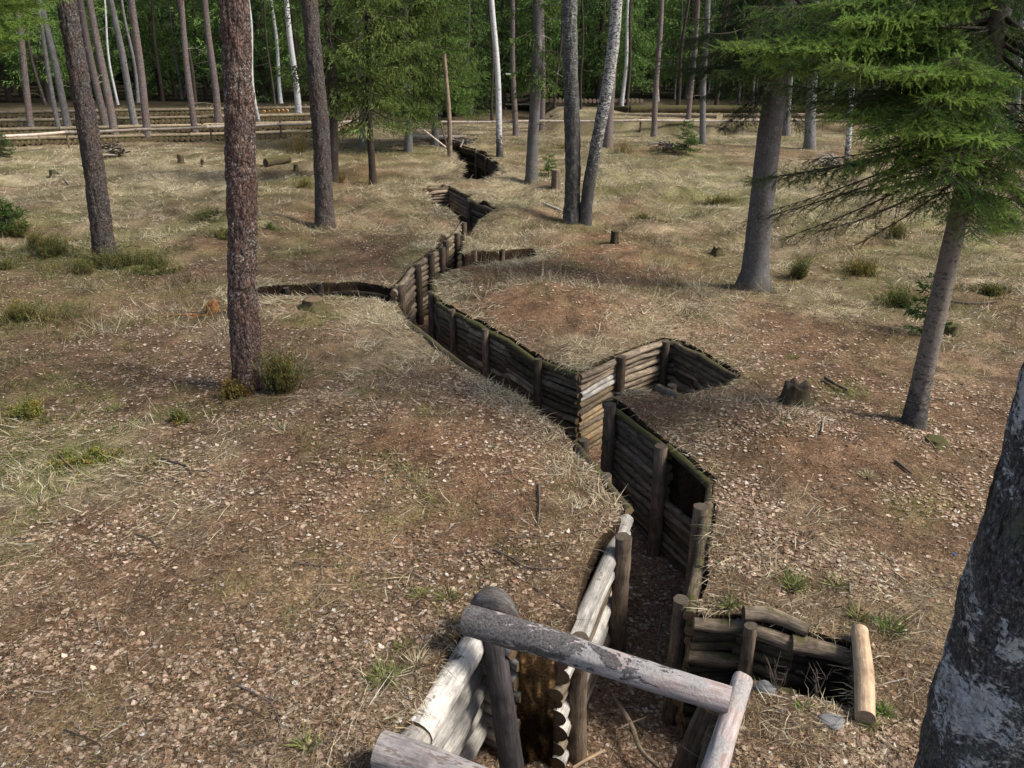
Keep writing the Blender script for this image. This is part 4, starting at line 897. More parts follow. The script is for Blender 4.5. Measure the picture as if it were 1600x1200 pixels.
sapling(1072, 240, 1.6, 'little bright green spruce in front of the right bank', 1.3, .8, 5); sapling(857, 275, .9, 'pale green spruce seedling between the grey spruce and the birches', 1.5, .42, 6, True)
sapling(1442, 520, 1.1, 'thin dark sapling left of the leaning slender spruce', .8, .42, 7, True)
def shrub(px, py, wpx, hh, label, seedv, tone=(1, 1, 1), n=260, upright=False):
    base = at(px, py); wr = pxw(base, wpx)/2; rs_ = np.random.default_rng(seedv); 
    a = rs_.random(n*3)*6.28; rr = np.abs(rs_.normal(0, .55, n*3))*wr; bx_ = np.cos(a)*rr; by_ = np.sin(a)*rr*.7; cn = fbm((base[0]+bx_)*2.6+seedv, (base[1]+by_)*2.6, 5, 3); kk = np.argsort(-cn+rs_.random(n*3)*.12)[:n]; bx_, by_, rr, cn = bx_[kk], by_[kk], rr[kk], cn[kk]; L = hh*(.25+.95*rs_.random(n))*np.clip(1.25-.5*(rr/wr), .25, 1.2)*(.6+.8*np.clip((cn-.4)*3, 0, 1))
    zz = h(base[0]+bx_, base[1]+by_)-base[2]+(fbm((base[0]+bx_)*3.1, (base[1]+by_)*3.1, 5, 3)-.5)*.06
    P = np.column_stack([bx_, by_, zz]); D = np.column_stack([bx_/wr*.5+rs_.normal(0, .25, n), by_/wr*.5+rs_.normal(0, .25, n), np.ones(n)]); D /= np.linalg.norm(D, axis=1)[:, None]
    sc_ = blades(P, D, L, np.full(n, .006), np.tile(np.array([[.09, .07, .035]]), (n, 1)), rs_, .2); 
    k = 15; t = rs_.random((n, k))**.6; q = (P[:, None]+D[:, None]*(L[:, None]*t)[..., None]).reshape(-1, 3)+rs_.normal(0, .015, (n*k, 3)); d2 = rs_.normal(0, 1, (n*k, 3)); d2[:, 2] += .8 if not upright else 2.; d2 /= np.linalg.norm(d2, axis=1)[:, None]
    f = np.clip(t.reshape(-1)*.8+rs_.normal(0, .22, n*k), 0, 1)[:, None]; bt = np.repeat(.6+.9*rs_.random(n), k)[:, None]; br = np.repeat(rs_.random(n) < .25, k)[:, None]
    c = (np.array((.035, .04, .018))*(1-f)+np.array((.16, .19, .06))*f)*np.array(tone)*bt; c = np.where(br, c*np.array([1.7, 1.05, .8]), c)
    le = diamonds(q, d2, .022+.025*rs_.random(n*k), np.full(n*k, .011), np.clip(c, .005, 1), rs_, False); V, F_, C = merge([(sc_[0], sc_[1], sc_[2]), le])
    e = ob('shrub', mesh_np('shrub', V, F_, [M['leaf']], False, colors=C), None, tuple(base))
    tag(e, label, 'shrub')
shrub(200, 418, 130, .34, 'olive green bilberry shrub around the foot of the leaning pine', 1, n=500); shrub(130, 425, 90, .26, 'low green shrub just left of the leaning pine foot', 2, n=300)
shrub(60, 390, 130, .24, 'wide low green shrub patch at the left border', 3, n=420, tone=(1.1, 1.05, 1)); shrub(25, 505, 110, .28, 'green shrub at the left border in mid height of the photo', 4, n=300, tone=(1.2, 1.1, 1)); shrub(10, 420, 60, .2, 'small dark shrub below the wide patch at the left border', 5, n=150)
shrub(90, 400, 110, .26, 'broad bilberry patch left of the leaning pine', 31, n=420); shrub(35, 372, 90, .26, 'upper green bilberry patch at the left border', 32, n=320); shrub(240, 425, 70, .2, 'thin green shrub right of the leaning pine foot', 33, n=240); shrub(60, 650, 110, .12, 'low yellow green moss clump in the lower left grass', 34, n=260, tone=(1.4, 1.3, 1)); shrub(130, 720, 90, .12, 'flat olive moss clump beside the lower left straw', 35, n=240, tone=(1.4, 1.3, 1)); shrub(437, 612, 70, .42, 'tall bushy green shrub right of the thick reddish pine', 6, n=420, tone=(1.05, 1, 1), upright=True); shrub(355, 620, 60, .26, 'brownish shrub at the left foot of the thick reddish pine', 7, n=220, tone=(1.4, 1.0, .9)); shrub(275, 660, 40, .14, 'low green clump left of the thick reddish pine', 8, n=120)
shrub(332, 340, 50, .35, 'dark round shrub left of the thick reddish pine trunk', 9, n=260, tone=(.8, .85, .9)); shrub(345, 372, 50, .28, 'small olive shrub below the dark round shrub', 10, n=220); shrub(422, 358, 40, .15, 'flat dark green sprig between the two nearest pines', 11, n=90, tone=(.7, 1, .9))
shrub(465, 240, 60, .8, 'yellow green shrub left of the dark grey pine', 12, n=260, tone=(1.5, 1.1, .8)); shrub(470, 285, 45, .35, 'dark tuft of shrub left of the dark grey pine', 13, n=160, tone=(1.4, 1.2, 1)); shrub(535, 285, 30, .3, 'brown green shrub at the foot of the dark spruce', 14, n=120, tone=(1.5, 1, .8))
shrub(970, 240, 40, .5, 'brown shrub at the foot of the pinkish pine behind the birches', 15, n=160, tone=(1.9, 1.3, .9)); shrub(875, 232, 34, .35, 'small brown shrub left of the rough barked birch', 16, n=120, tone=(1.7, 1.2, .8)); shrub(1020, 345, 60, .2, 'low olive shrub right of the birch pair', 17, n=180)
shrub(1120, 320, 90, .2, 'low straw green shrub behind the big spruce', 18, n=200, tone=(1.3, 1.1, .9)); shrub(1250, 435, 60, .3, 'dark green shrub right of the big spruce foot', 19, n=220, tone=(.9, 1, .9)); shrub(1340, 425, 70, .3, 'brownish green shrub between the big spruce and the slender spruce', 20, n=240, tone=(1.3, 1.1, .9))
shrub(1410, 480, 70, .3, 'feathery green shrub left of the slender spruce', 21, n=260, tone=(1, 1.15, 1)); shrub(1540, 460, 90, .22, 'low shrub right of the slender spruce', 22, n=260); shrub(1400, 375, 90, .25, 'olive shrub below the lowest spruce boughs', 23, n=260, tone=(1.2, 1.1, 1)); shrub(1560, 360, 110, .4, 'bushy olive shrub at the right border', 24, n=300, tone=(1.2, 1.1, 1))

def tuft(px, py, wpx, L, n, cols, label, seedv, el=.7, name='grass_tuft'):
    base = at(px, py); wr = pxw(base, wpx)/2; rs_ = np.random.default_rng(seedv); a = rs_.random(n)*6.28; rr = rs_.random(n)*wr*.5
    P = np.column_stack([np.cos(a)*rr, np.sin(a)*rr, np.full(n, .0)]); e_ = np.clip(rs_.normal(el, .3, n), .05, 1.5)
    D = np.column_stack([np.cos(a)*np.cos(e_), np.sin(a)*np.cos(e_), np.sin(e_)]); idx = rs_.choice(len(cols), n)
    V, F_, C = blades(P, D, L*(.6+.6*rs_.random(n)), np.full(n, .007), np.clip(pal(idx, cols, rs_, .2), .01, .8), rs_, .35, down=.15)
    o = ob(name, mesh_np(name, V, F_, [M['straw']], False, colors=C), None, tuple(base)); tag(o, label, 'grass tuft')
GG = [(.10, .19, .03), (.15, .26, .05), (.07, .12, .025)]; YG = [(.22, .24, .07), (.14, .18, .05), (.34, .32, .15)]
for i, (px, py, w, L, n, cset, lab) in enumerate([(1392, 985, 55, .16, 90, GG, 'bright green grass tuft right of the bare pale log'), (1380, 1115, 30, .1, 50, GG, 'green grass tuft at the lower end of the bare pale log'), (1255, 1108, 26, .08, 40, GG, 'short green grass on the rim below the side pit'), (1360, 1135, 40, .08, 60, YG, 'yellow green grass below the pale log'),
    (1355, 745, 34, .09, 130, [(.5, .44, .3), (.4, .34, .2)], 'round pale ball of dead grass on the right bank'), (1240, 915, 60, .14, 120, YG, 'olive grass clump above the side pit'), (1340, 965, 40, .14, 90, YG, 'green brown grass at the upper end of the pale log'), (1140, 945, 40, .12, 90, YG, 'yellowish grass at the corner above the side pit'),
    (1305, 915, 40, .13, 80, YG, 'olive grass clump upper right of the side pit'), (655, 930, 40, .1, 70, YG, 'green grass sprig above the crossbar on the left bank'), (700, 935, 40, .12, 70, YG, 'grass clump just left of the crossbar post'), (630, 1010, 40, .1, 60, YG, 'grass sprig halfway down the white log wall'), (600, 1060, 70, .14, 170, YG, 'pale green grass clump beside the white log wall'), (650, 1040, 40, .14, 100, SP, 'dry grass hanging over the white log wall'),
    (480, 1165, 40, .12, 70, YG, 'grass tuft near the bottom border left of the log'), (180, 640, 50, .12, 80, YG, 'yellow green grass on the left between leaves'), (60, 790, 60, .16, 120, SP, 'straw tuft at the lower left grass patch'), (445, 672, 50, .12, 90, SP, 'dry grass fan below the thick reddish pine'), (500, 508, 20, .08, 40, YG, 'small green sprig below the low stump'), (200, 385, 40, .15, 60, YG, 'bright tuft beside the leaning pine foot'), (770, 700, 20, .05, 16, GG, 'tiny green leaf on the left mound'), (1240, 560, 40, .1, 60, YG, 'small grass clump above the mossy dark stump'), (950, 470, 60, .12, 90, SP, 'straw clump on the island between trenches'), (785, 452, 30, .10, 60, [(.05, .10, .04), (.07, .13, .05)], 'dark green sprig on the island between trenches')]):
    tuft(px, py, w, L, n, cset, lab, 50+i)

# ------------------------------------------------------------------ log revetments
def inward(a, b, P=POLY):
    t = (b-a)[:2]; t = t/np.linalg.norm(t); n = np.array([-t[1], t[0]]); m = (a+b)[:2]/2
    return n if inpoly(np.array([m[0]+n[0]*.04]), np.array([m[1]+n[1]*.04]), P)[0] else -n
def post(e, p, top, bot, rad, mat, lean=(0, 0), cut='cut', seedv=0):
    t = TB(); rr = random.Random(seedv)
    a = np.array([p[0], p[1], bot]); b = np.array([p[0]+lean[0], p[1]+lean[1], top]); m = (a+b)/2+np.array([rr.uniform(-.012, .012), rr.uniform(-.012, .012), 0])
    t.tube([a, m, b], [rad*1.08, rad, rad*.92], 16, .26, sub=5, fr=1.8); return t.build('post', [M[mat], M[cut]], e)
def revet(label, pts, posts, mats=('logdark',), rad=.055, lrough=.30, D=DEPTH, P=POLY, lift=-.02, postmat='post', pcut='cutdark', capmat='mossy', prad=.062, skip=(), overlap=.04, matfn=None, topgap=0, seedv=0, cuts='cut', group=None, lens=None):
    """horizontal round logs stacked behind vertical posts along one trench side; pts = world corner points"""
    rr = random.Random(seedv+len(label)); c0 = (pts[0]+pts[-1])/2; e = empty('log_wall', (c0[0], c0[1], -D)); nlog = 0
    for si, (a, b) in enumerate(zip(pts[:-1], pts[1:])):
        n = inward(a, b, P); t = (b-a)[:2]; L = np.linalg.norm(t); t = t/L; zt0, zt1 = a[2]+lift, b[2]+lift
        z = 0; k = 0
        while True:
            r_ = rad*(.74+.5*rr.random()); dep = z+r_
            if min(zt0, zt1)-dep < -D-.02 or nlog > 97: break
            ma = matfn(k, si) if matfn else (capmat if k == 0 and capmat else rr.choice(mats))
            tl = rr.uniform(-.03, .03); o1, o2 = rr.uniform(-.02, .03)+overlap, rr.uniform(-.02, .03)+overlap; off = .035+rr.uniform(-.012, .018)+(.02 if k == 0 else 0)
            if (k, si) not in skip:
                q0 = a[:2]-t*o1+n*off; q1 = b[:2]+t*o2+n*(off+rr.uniform(-.012, .012)); ns = 3 if L < 1 else 5
                path = [np.array([*(q0+(q1-q0)*u+n*rr.uniform(-.014, .014)), (zt0+(zt1-zt0)*u)-dep+rr.uniform(-.014, .014)+tl*(u-.5)]) for u in np.linspace(0, 1, ns)]
                tb = TB(); ra = r_*rr.uniform(.9, 1.1); rb = r_*rr.uniform(.8, 1.05)
                tb.tube(path, np.linspace(ra, rb, ns), 14, lrough, sub=4, fr=2.2 if lrough > .2 else 1.2); tb.build('log', [M[ma], M[cuts]], e); nlog += 1
            z += r_*1.98; k += 1
    for i, (px, py, dz) in enumerate(posts):
        p = at(px, py); q = p[:2]
        # push the post just inside the logs of the nearest run
        best = None
        for (a, b) in zip(pts[:-1], pts[1:]):
            t = (b-a)[:2]; u = np.clip(((q-a[:2])@t)/(t@t), 0, 1); c = a[:2]+t*u; dd = np.linalg.norm(q-c)
            if best is None or dd < best[0]: best = (dd, c, inward(a, b, P))
        c = best[1]+best[2]*(.035+rad+prad*.85); post(e, c, p[2]+dz, -D-.1, prad*(.9+.25*rr.random()), postmat, (rr.uniform(-.02, .02), rr.uniform(-.02, .02)), pcut, seedv=i+seedv)
    return tag(e, label, 'log wall', group)
def WP(*px): return [at(*p) for p in px]
revet('long dark mossy log wall with five posts along the island', WP((680, 443), (692, 470), (740, 497), (800, 528), (850, 560), (905, 580)), [(678, 455, .0), (714, 483, .0), (764, 513, .0), (848, 562, .03)], ('logdark', 'logdark', 'loggrey'), .05, seedv=1)
def brightf(k, si): return 'loggrey' if k < 3 else 'logwhite' if k in (3, 4) and si == 0 else ['logbright', 'logbright', 'loggrey', 'logbright', 'logbright', 'logbright', 'loggrey'][k % 7] if si == 0 else ('logbright' if k < 3 else 'loggrey')
revet('sunlit log wall with orange and cream logs at the island corner', WP((905, 580), (960, 553), (1035, 527)), [(962, 556, .0), (1033, 530, -.02)], matfn=brightf, rad=.05, seedv=2, capmat=None, cuts='cut')
revet('dark log wall at the far right end of the alcove', WP((1040, 528), (1060, 530), (1100, 550), (1157, 583)), [], ('logdark', 'loggrey'), .055, capmat='logdark', seedv=3)
revet('grey log wall with two stout posts below the alcove', WP((957, 624), (1050, 693), (1122, 748)), [(967, 634, .04), (1050, 697, .03)], ('loggrey', 'loggrey', 'logdark'), .055, seedv=4, prad=.08, skip=((1, 1), (2, 1), (3, 1), (4, 1), (5, 1)))
revet('log wall with leaning posts on the right side near the side pit', WP((1122, 750), (1120, 790), (1106, 880), (1092, 952)), [(1116, 800, .03), (1092, 940, .0)], ('loggrey', 'logdark'), .055, capmat='logdark', seedv=5, prad=.075)
revet('weathered grey log wall at the side pit on the lower right', WP((1092, 957), (1165, 960), (1250, 986), (1335, 1004)), [(1178, 962, .02)], matfn=lambda k, si: 'loggrey' if k < 1 else 'logdark' if k < 4 and si < 2 else 'pitlog_shade', rad=.058, seedv=6, capmat='loggrey', prad=.06)  # lower and right-hand logs turn dark to paint the shade inside the pit
revet('whitish log wall with one post left of the trench, above the crossbar', WP((868, 1000), (970, 790)), [(950, 835, .02), (892, 985, -.06)], ('logwhite', 'logwhite', 'loggrey'), .075, lrough=.16, lift=-.11, seedv=7, capmat='logwhite', prad=.07)
revet('big bleached white log wall at the bottom of the photo', WP((520, 1300), (640, 1113), (745, 950)), [], ('logwhite',), .095, lrough=.10, seedv=8, capmat='logwhite')
revet('short stack of bleached logs behind the crossbar post', WP((745, 950), (818, 986)), [], ('logwhite',), .08, seedv=9, capmat='logwhite', overlap=.0)
revet('close row of brown posts with logs left of the trench bend', WP((612, 450), (645, 411), (680, 388), (702, 368), (718, 345)), [(618, 448, .02), (646, 415, .02), (672, 397, .02), (685, 388, .02), (696, 378, .02), (706, 366, .03), (716, 350, .04)], ('loggrey', 'loggrey', 'logdark'), .06, capmat='loggrey', seedv=10, prad=.07)
revet('short log wall with two posts at the left far corner of the main trench', WP((662, 298), (670, 293), (702, 291)), [(674, 294, .05), (697, 292, .05)], ('loggrey',), .06, capmat='logdark', seedv=11)
revet('dark log wall with two posts at the far bend of the main trench', WP((702, 291), (735, 309), (776, 326)), [(728, 306, .04), (748, 314, .02)], ('logdark', 'loggrey'), .06, capmat='logdark', seedv=12)
revet('mossy log wall of the small far side trench', WP((722, 397), (780, 395), (838, 387)), [(752, 396, .0), (787, 393, .05)], ('pitlog_shade',), .05, seedv=13, capmat='pitlog_shade', lift=-.20)  # shadow on this wall is put into the log colour
revet('dark log wall of the left side trench', WP((385, 451), (480, 447), (560, 442), (608, 448)), [(448, 446, -.05), (500, 444, .0)], ('pitlog_shade',), .045, seedv=14, capmat='pitlog_shade', postmat='postdark', lift=-.16)
revet('hidden inner log wall along the left mound', WP((970, 790), (890, 690), (760, 598), (640, 510), (610, 475)), [(890, 690, .0), (930, 738, -.05)], ('logdark', 'loggrey'), .06, capmat='logdark', seedv=15)
revet('back log wall of the alcove below the island', WP((1157, 585), (1110, 608), (1055, 618), (985, 611), (957, 624)), [(1058, 616, .08)], ('logdark', 'loggrey'), .06, capmat='logdark', seedv=16)
revet('log wall along the near side of the side pit', WP((1338, 1118), (1230, 1087), (1180, 1070), (1155, 1085)), [], ('logdark',), .06, capmat='logdark', seedv=17)
revet('right log wall at the bottom of the photo', WP((1155, 1085), (1130, 1160), (1090, 1330)), [], ('logdark', 'loggrey'), .06, capmat='logdark', seedv=18)
revet('log wall on the near side of the small far side trench', WP((838, 398), (800, 405), (740, 413), (700, 425), (680, 441)), [], ('logdark',), .06, capmat='logdark', seedv=19)
revet('log wall behind the tip between the trench bends', WP((776, 326), (752, 343), (737, 370), (722, 397)), [], ('logdark',), .06, capmat='logdark', seedv=20)

# sandy earth in the gap of the left wall
def earth_gap():
    a, b = at(806, 982), at(868, 1000); n = inward(a, b); nx, nz = 26, 46; V = []; C = []
    for j in range(nz):
        for i in range(nx):
            u = i/(nx-1); w = j/(nz-1); p = a[:2]+(b-a)[:2]*(u*1.1-.05)+n*(-.03+.05*w+.13*float(fbm(np.array(u*4+3), np.array(w*6), 6, 4))); V.append([p[0], p[1], .0-w*1.2]); C.append(np.array([.34, .20, .085])*(.25+1.3*float(fbm(np.array(u*8), np.array(w*14), 3)))*(1 if w < .35 else max(.12, 1-(w-.35)*2.6)))  # colour fades downwards, painting the shade at the bottom of the gap
    F_ = np.array([[j*nx+i, j*nx+i+1, (j+1)*nx+i+1, (j+1)*nx+i] for j in range(nz-1) for i in range(nx-1)])
    o = ob('sandy_earth', mesh_np('sandy_earth', V, F_, [M['ground']], True, colors=np.array(C))); tag(o, kind='structure')
earth_gap()

# ------------------------------------------------------------------ foreground timber frame
def frame():
    e = empty('timber_frame', tuple(atz(760, 950, -1.2)))
    def T_(name, pts, rad, mat, cut='cutpale', seg=36, rough=.17, sub=10, fr=1.9, seedo=None): t = TB(); t.tube(pts, rad, seg, rough, sub=sub, fr=fr, seedo=seedo); return t.build(name, [M[mat], M[cut]], e)
    b = T_('crossbar', [atz(728, 968, .30), atz(850, 1003, .29), atz(1000, 1052, .27), atz(1140, 1096, .24)], [.112, .108, .10, .092], 'barflaky', seedo=0.0)
    T_('post', [atz(764, 942, .22), atz(808, 1260, -1.2)], [.09, .095], 'postdark', 'cutdark')
    T_('post', [atz(1118, 1098, .06), atz(1090, 1165, -.45), atz(1062, 1235, -1.1)], [.10, .11, .115], 'post', 'cut')
    T_('side_log', [atz(1160, 1062, .17), atz(1140, 1125, .15), atz(1100, 1260, .08)], [.07, .072, .075], 'barflaky', 'cutpale')
    T_('side_log', [atz(592, 1172, .17), atz(690, 1205, .14), atz(900, 1290, .06)], [.115, .115, .12], 'bar', 'postdark' if False else 'cutdark')
    t = TB(); t.tube([atz(742, 958, .20), atz(760, 938, .33), atz(785, 944, .33), atz(805, 962, .22)], [.06, .10, .085, .03], 20, .5, sub=4, fr=3.5); t.build('rough_end', [M['barkgrey'], M['barkgrey']], e)
    tag(e, 'bark patched crossbar on dark posts spanning the trench entrance at the bottom', 'timber frame')
frame()
revet('log lined wall at the right side of the far trench', [at(*p) for p in ((722, 226), (746, 233), (764, 243), (786, 259))], [(748, 234, .0), (766, 244, .0)], ('pitlog_shade', 'logdark'), .07, D=FDEPTH, P=FPOLY, lift=-.08, capmat='logdark', seedv=41)
def pale_log():
    t = TB(); a = at(1343, 985, .07); b = at(1352, 1122, .06); t.tube([a, (a+b)/2+np.array([.01, 0, .01]), b], [.062, .068, .066], 22, .08, sub=6)
    tag(t.thing('bare_log', [M['fresh'], M['cutpale']], tuple(a)), 'short pale orange debarked log lying at the end of the side pit', 'log')
pale_log()
t = TB(); t.tube([at(1162, 958, .06), at(1205, 962, .06), at(1262, 985, .03)], [.06, .06, .05], 12, .2, sub=4); tag(t.thing('weathered_log', [M['loggrey'], M['cutdark']], tuple(at(1162, 958))), 'grey split log on the rim of the side pit behind its post', 'log')
t = TB(); t.tube([at(1028, 606, .03), at(1062, 622, .0)], [.06, .055], 10, .15, sub=3); tag(t.thing('weathered_log', [M['loggrey'], M['cut']], tuple(at(1028, 606))), 'short grey log on the rim of the alcove below the island', 'log')

# ------------------------------------------------------------------ stumps, logs, sticks, stones
def stump(px, py, wpx, hm, mat, label, seedv, cut='cut', ragged=.25, flare=1.5, name='tree_stump'):
    base = at(px, py); r0 = pxw(base, wpx)/2; rs_ = np.random.default_rng(seedv); seg = 26; lv = [-.08, 0, .25, .5, .75, .9, 1.0]; V = []; B = []; F_ = []; Mi = []
    th = np.arange(seg)/seg*6.283; lob = 1+.10*np.sin(th*5+seedv)+.06*np.sin(th*9+1)
    rag = vnoise(np.cos(th)*2.5+seedv, np.sin(th)*2.5, 4)
    for l in lv:
        f = max(l, 0); rr = r0*(1+(flare-1)*math.exp(-f*4))*(1+(lob-1)*(1.4-f)); z = l*hm*(1-ragged*rag*(f > .6)*f) if l > 0 else l
        V.append(np.column_stack([rr*np.cos(th), rr*np.sin(th), np.ones(seg)*z])); B.append(V[-1].copy())
    n = len(lv)
    for k in range(n-1):
        for i in range(seg): F_.append([k*seg+i, k*seg+(i+1) % seg, (k+1)*seg+(i+1) % seg, (k+1)*seg+i]); Mi.append(0)
    V.append(V[-1]*np.array([.7, .7, 1])-np.array([0, 0, hm*.05])); B.append(V[-1].copy()); V.append(np.array([[0, 0, hm*(1-ragged*.6)]])); B.append(V[-1].copy())
    for i in range(seg):
        F_.append([(n-1)*seg+i, (n-1)*seg+(i+1) % seg, n*seg+(i+1) % seg, n*seg+i]); Mi.append(1); F_.append([n*seg+i, n*seg+(i+1) % seg, (n+1)*seg]); Mi.append(1)
    me = mesh_np(name, np.vstack(V), F_, [M[mat], M[cut]], True, bk=np.vstack(B), mi=Mi); o = ob(name, me, None, tuple(base)); tag(o, label, 'tree stump'); return o
stump(1241, 632, 36, .32, 'stump', 'dark mossy rotten stump on the right bank', 1, 'cutdark', .4); stump(490, 480, 30, .16, 'stump', 'low grey mossy stump by the left side trench', 2, 'cut', .1)
stump(868, 294, 13, .62, 'loggrey', 'tall pale cut stump between the grey spruce and the birches', 3, 'cutpale', .05, 1.1); stump(960, 380, 12, .32, 'stump', 'small dark stump right of the birch pair', 4, 'cutdark', .1, 1.2); stump(1121, 396, 14, .2, 'stump', 'small mossy stump left of the big spruce', 5, 'cut', .4)
stump(283, 256, 9, .45, 'stump', 'small upright stump in the left clearing', 6, 'cut', .3, 1.2); stump(317, 260, 5, .4, 'stump', 'thin broken stump right of the small upright stump', 7, 'cut', .6, 1.2); stump(84, 277, 9, .32, 'stump', 'dark stump with a stick leaning on it in the left clearing', 8, 'cutdark', .3, 1.2); stump(463, 268, 7, .3, 'stump', 'small mossy stump left of the dark grey pine', 9, 'cut', .2)
stump(1487, 520, 22, .16, 'mossy', 'yellow mossy stump right of the slender spruce', 10, 'mossy', .4); stump(1462, 692, 30, .06, 'mossy', 'flat yellow moss cushion at the foot of the slender spruce', 11, 'mossy', .3)
def torn():
    o = stump(333, 489, 17, .30, 'orange', 'torn bright orange stump with splinters left of the thick reddish pine', 12, 'orange', .9, 1.3)
    for i, (dx, dy, a, l) in enumerate([(-.1, -.1, 2.8, .5), (-.2, -.15, 3.4, .55), (.05, -.1, .3, .4), (-.05, -.2, 3.9, .35)]):
        t = TB(); p = np.array([dx, dy, .02]); t.tube([p, p+np.array([math.cos(a)*l, math.sin(a)*l*.5, .01])], [.018, .006], 5, .2, sub=2); t.build('splinter', [M['orange' if i % 2 else 'twig']], None).parent = o
torn()
def loglie(a, b, r, mat, label, cut='cutdark', name='fallen_log', za=None, zb=None, seg=14, cat='log', mid=None, group=None):
    za = r*.8 if za is None else za; zb = r*.8 if zb is None else zb; A_ = at(*a, za); B_ = at(*b, zb); t = TB(); pts = [A_, (A_+B_)/2+(np.array([0, 0, 0]) if mid is None else np.array(mid)), B_]
    t.tube(pts, [r, r*.95, r*.85], seg, .15, sub=4); return tag(t.thing(name, [M[mat], M[cut]], tuple(A_)), label, cat, group)
loglie((415, 255), (452, 248), .18, 'stump', 'fallen log with black cut end between the two nearest pines')
loglie((695, 205), (722, 200), .1, 'loggrey', 'short grey log beside the dugout beam')
def stick(pts, r, label, mat='twig', side=0, seedv=0, name='stick'):
    rr = np.random.default_rng(seedv); P = [at(*p, r+.012) for p in pts]; t = TB(); t.tube(P, np.linspace(r, r*.45, len(P)), 7, .2, sub=4)
    for _ in range(side):
        i = rr.integers(0, len(P)-1); s = P[i]+(P[i+1]-P[i])*rr.random(); d = (P[i+1]-P[i]); d = d/np.linalg.norm(d); q = s+np.array([d[0]+rr.normal(0, .7), d[1]+rr.normal(0, .7), .15])*.12*(1+rr.random()); t.tube([s, q], [r*.5, r*.2], 4, .1)
    return tag(t.thing(name, [M[mat], M['cut']], tuple(P[0])), label, 'stick')
stick([(773, 858), (800, 872), (818, 884), (850, 888), (888, 886)], .010, 'dark forked twig on the left mound above the crossbar', side=3, seedv=1); stick([(842, 757), (843, 790), (841, 820)], .012, 'straight brown stick standing out on the left mound', seedv=2)
stick([(835, 917), (860, 935), (898, 957)], .006, 'thin twig just above the crossbar', side=2, seedv=3); stick([(252, 716), (270, 722), (290, 728), (300, 742)], .016, 'bent dark stick on the left below the thick pine', side=1, seedv=4)
stick([(212, 834), (235, 843), (248, 858)], .010, 'short dark curved twig in the lower left', seedv=5); stick([(460, 878), (505, 884), (560, 880)], .007, 'long thin twig in the middle of the left bank', seedv=6, side=1); stick([(370, 1070), (400, 1085), (425, 1100), (440, 1140)], .007, 'curved twig near the bottom left', side=3, seedv=7)
stick([(100, 1140), (150, 1160), (165, 1175)], .007, 'thin twig in the lower left corner', side=2, seedv=8); stick([(372, 1100), (410, 1118)], .006, 'short twig below the curved twig', seedv=9); stick([(240, 586), (252, 570)], .008, 'pale short stick in the left half', 'paletwig', seedv=10); stick([(1290, 590), (1305, 600), (1325, 610)], .03, 'thick grey branch piece right of the mossy dark stump', 'twig', seedv=11)
stick([(1284, 676), (1287, 655), (1292, 650)], .012, 'small pale forked stick below the mossy dark stump', 'paletwig', seedv=12); stick([(1400, 720), (1425, 740)], .022, 'dark bark piece on the right bank', seedv=13); stick([(90, 268), (107, 288), (121, 304)], .035, 'pale stick leaning from the dark stump in the left clearing', 'paletwig', seedv=14, name='stick')
stick([(1328, 912), (1328, 925)], .014, 'tiny upright bleached peg on the right bank', 'paletwig', seedv=15); stick([(850, 318), (870, 326), (888, 334)], .04, 'pale rotten branch at the foot of the birch pair', 'paletwig', seedv=16); stick([(280, 497), (320, 487)], .012, 'dark stick beside the torn orange stump', seedv=17); stick([(283, 512), (305, 508)], .02, 'short brown stick below the torn orange stump', seedv=18)
stick([(1480, 470), (1520, 474), (1560, 470)], .02, 'long dark branch on the ground at the right', seedv=19); stick([(530, 790), (545, 780)], .006, 'tiny twig near the sandy patch', seedv=20); stick([(650, 868), (740, 862)], .005, 'very thin straight twig on the left mound', seedv=21); stick([(790, 838), (850, 839)], .005, 'faint thin twig under the straight brown stick', seedv=22)
def floorstick():
    P = [atz(955, 1082, -1.12), atz(985, 1130, -1.10), atz(1000, 1170, -1.12), atz(1030, 1200, -1.12)]; t = TB(); t.tube(P, [.016, .022, .02, .018], 8, .2, sub=4)
    for (i, q) in [(0, (945, 1060)), (1, (962, 1140)), (2, (1040, 1180)), (1, (1010, 1120))]: t.tube([P[i], atz(*q, -1.05)], [.01, .004], 5, .1)
    tag(t.thing('stick', [M['loggrey'], M['cut']], tuple(P[0])), 'crooked lichen grey branch on the trench floor below the crossbar', 'stick')
    P = [atz(895, 1200, -1.12), atz(920, 1185, -1.1), atz(945, 1172, -1.1)]; t = TB(); t.tube(P, .013, 7, .1, sub=2); tag(t.thing('stick', [M['fresh'], M['cut']], tuple(P[0])), 'short tan stick on the trench floor at the bottom border', 'stick')
floorstick()
# dead twiggy plants at the side pit
def deadplant(px, py, z, label, seedv, hgt=.4):
    rr = np.random.default_rng(seedv); b = atz(px, py, z); t = TB()
    for _ in range(7):
        a = rr.random()*6.28; d = np.array([math.cos(a)*.3, math.sin(a)*.3, 1]); p = b+d*hgt*(.6+.5*rr.random()); m = (b+p)/2+rr.normal(0, .02, 3); t.tube([b, m, p], [.004, .003, .0015], 4, cap=False)
        for _ in range(3): s = m+(p-m)*rr.random(); t.tube([s, s+rr.normal(0, .05, 3)+np.array([0, 0, .03])], [.002, .001], 3, cap=False)
    tag(t.thing('dead_plant', [M['twig']], tuple(b)), label, 'dead plant')
deadplant(1210, 1082, 0.0, 'dry twiggy stalks at the near rim of the side pit by its post', 1, .3); deadplant(1275, 1090, -.02, 'dry bare stalks at the near rim of the side pit, right of the others', 2, .28)
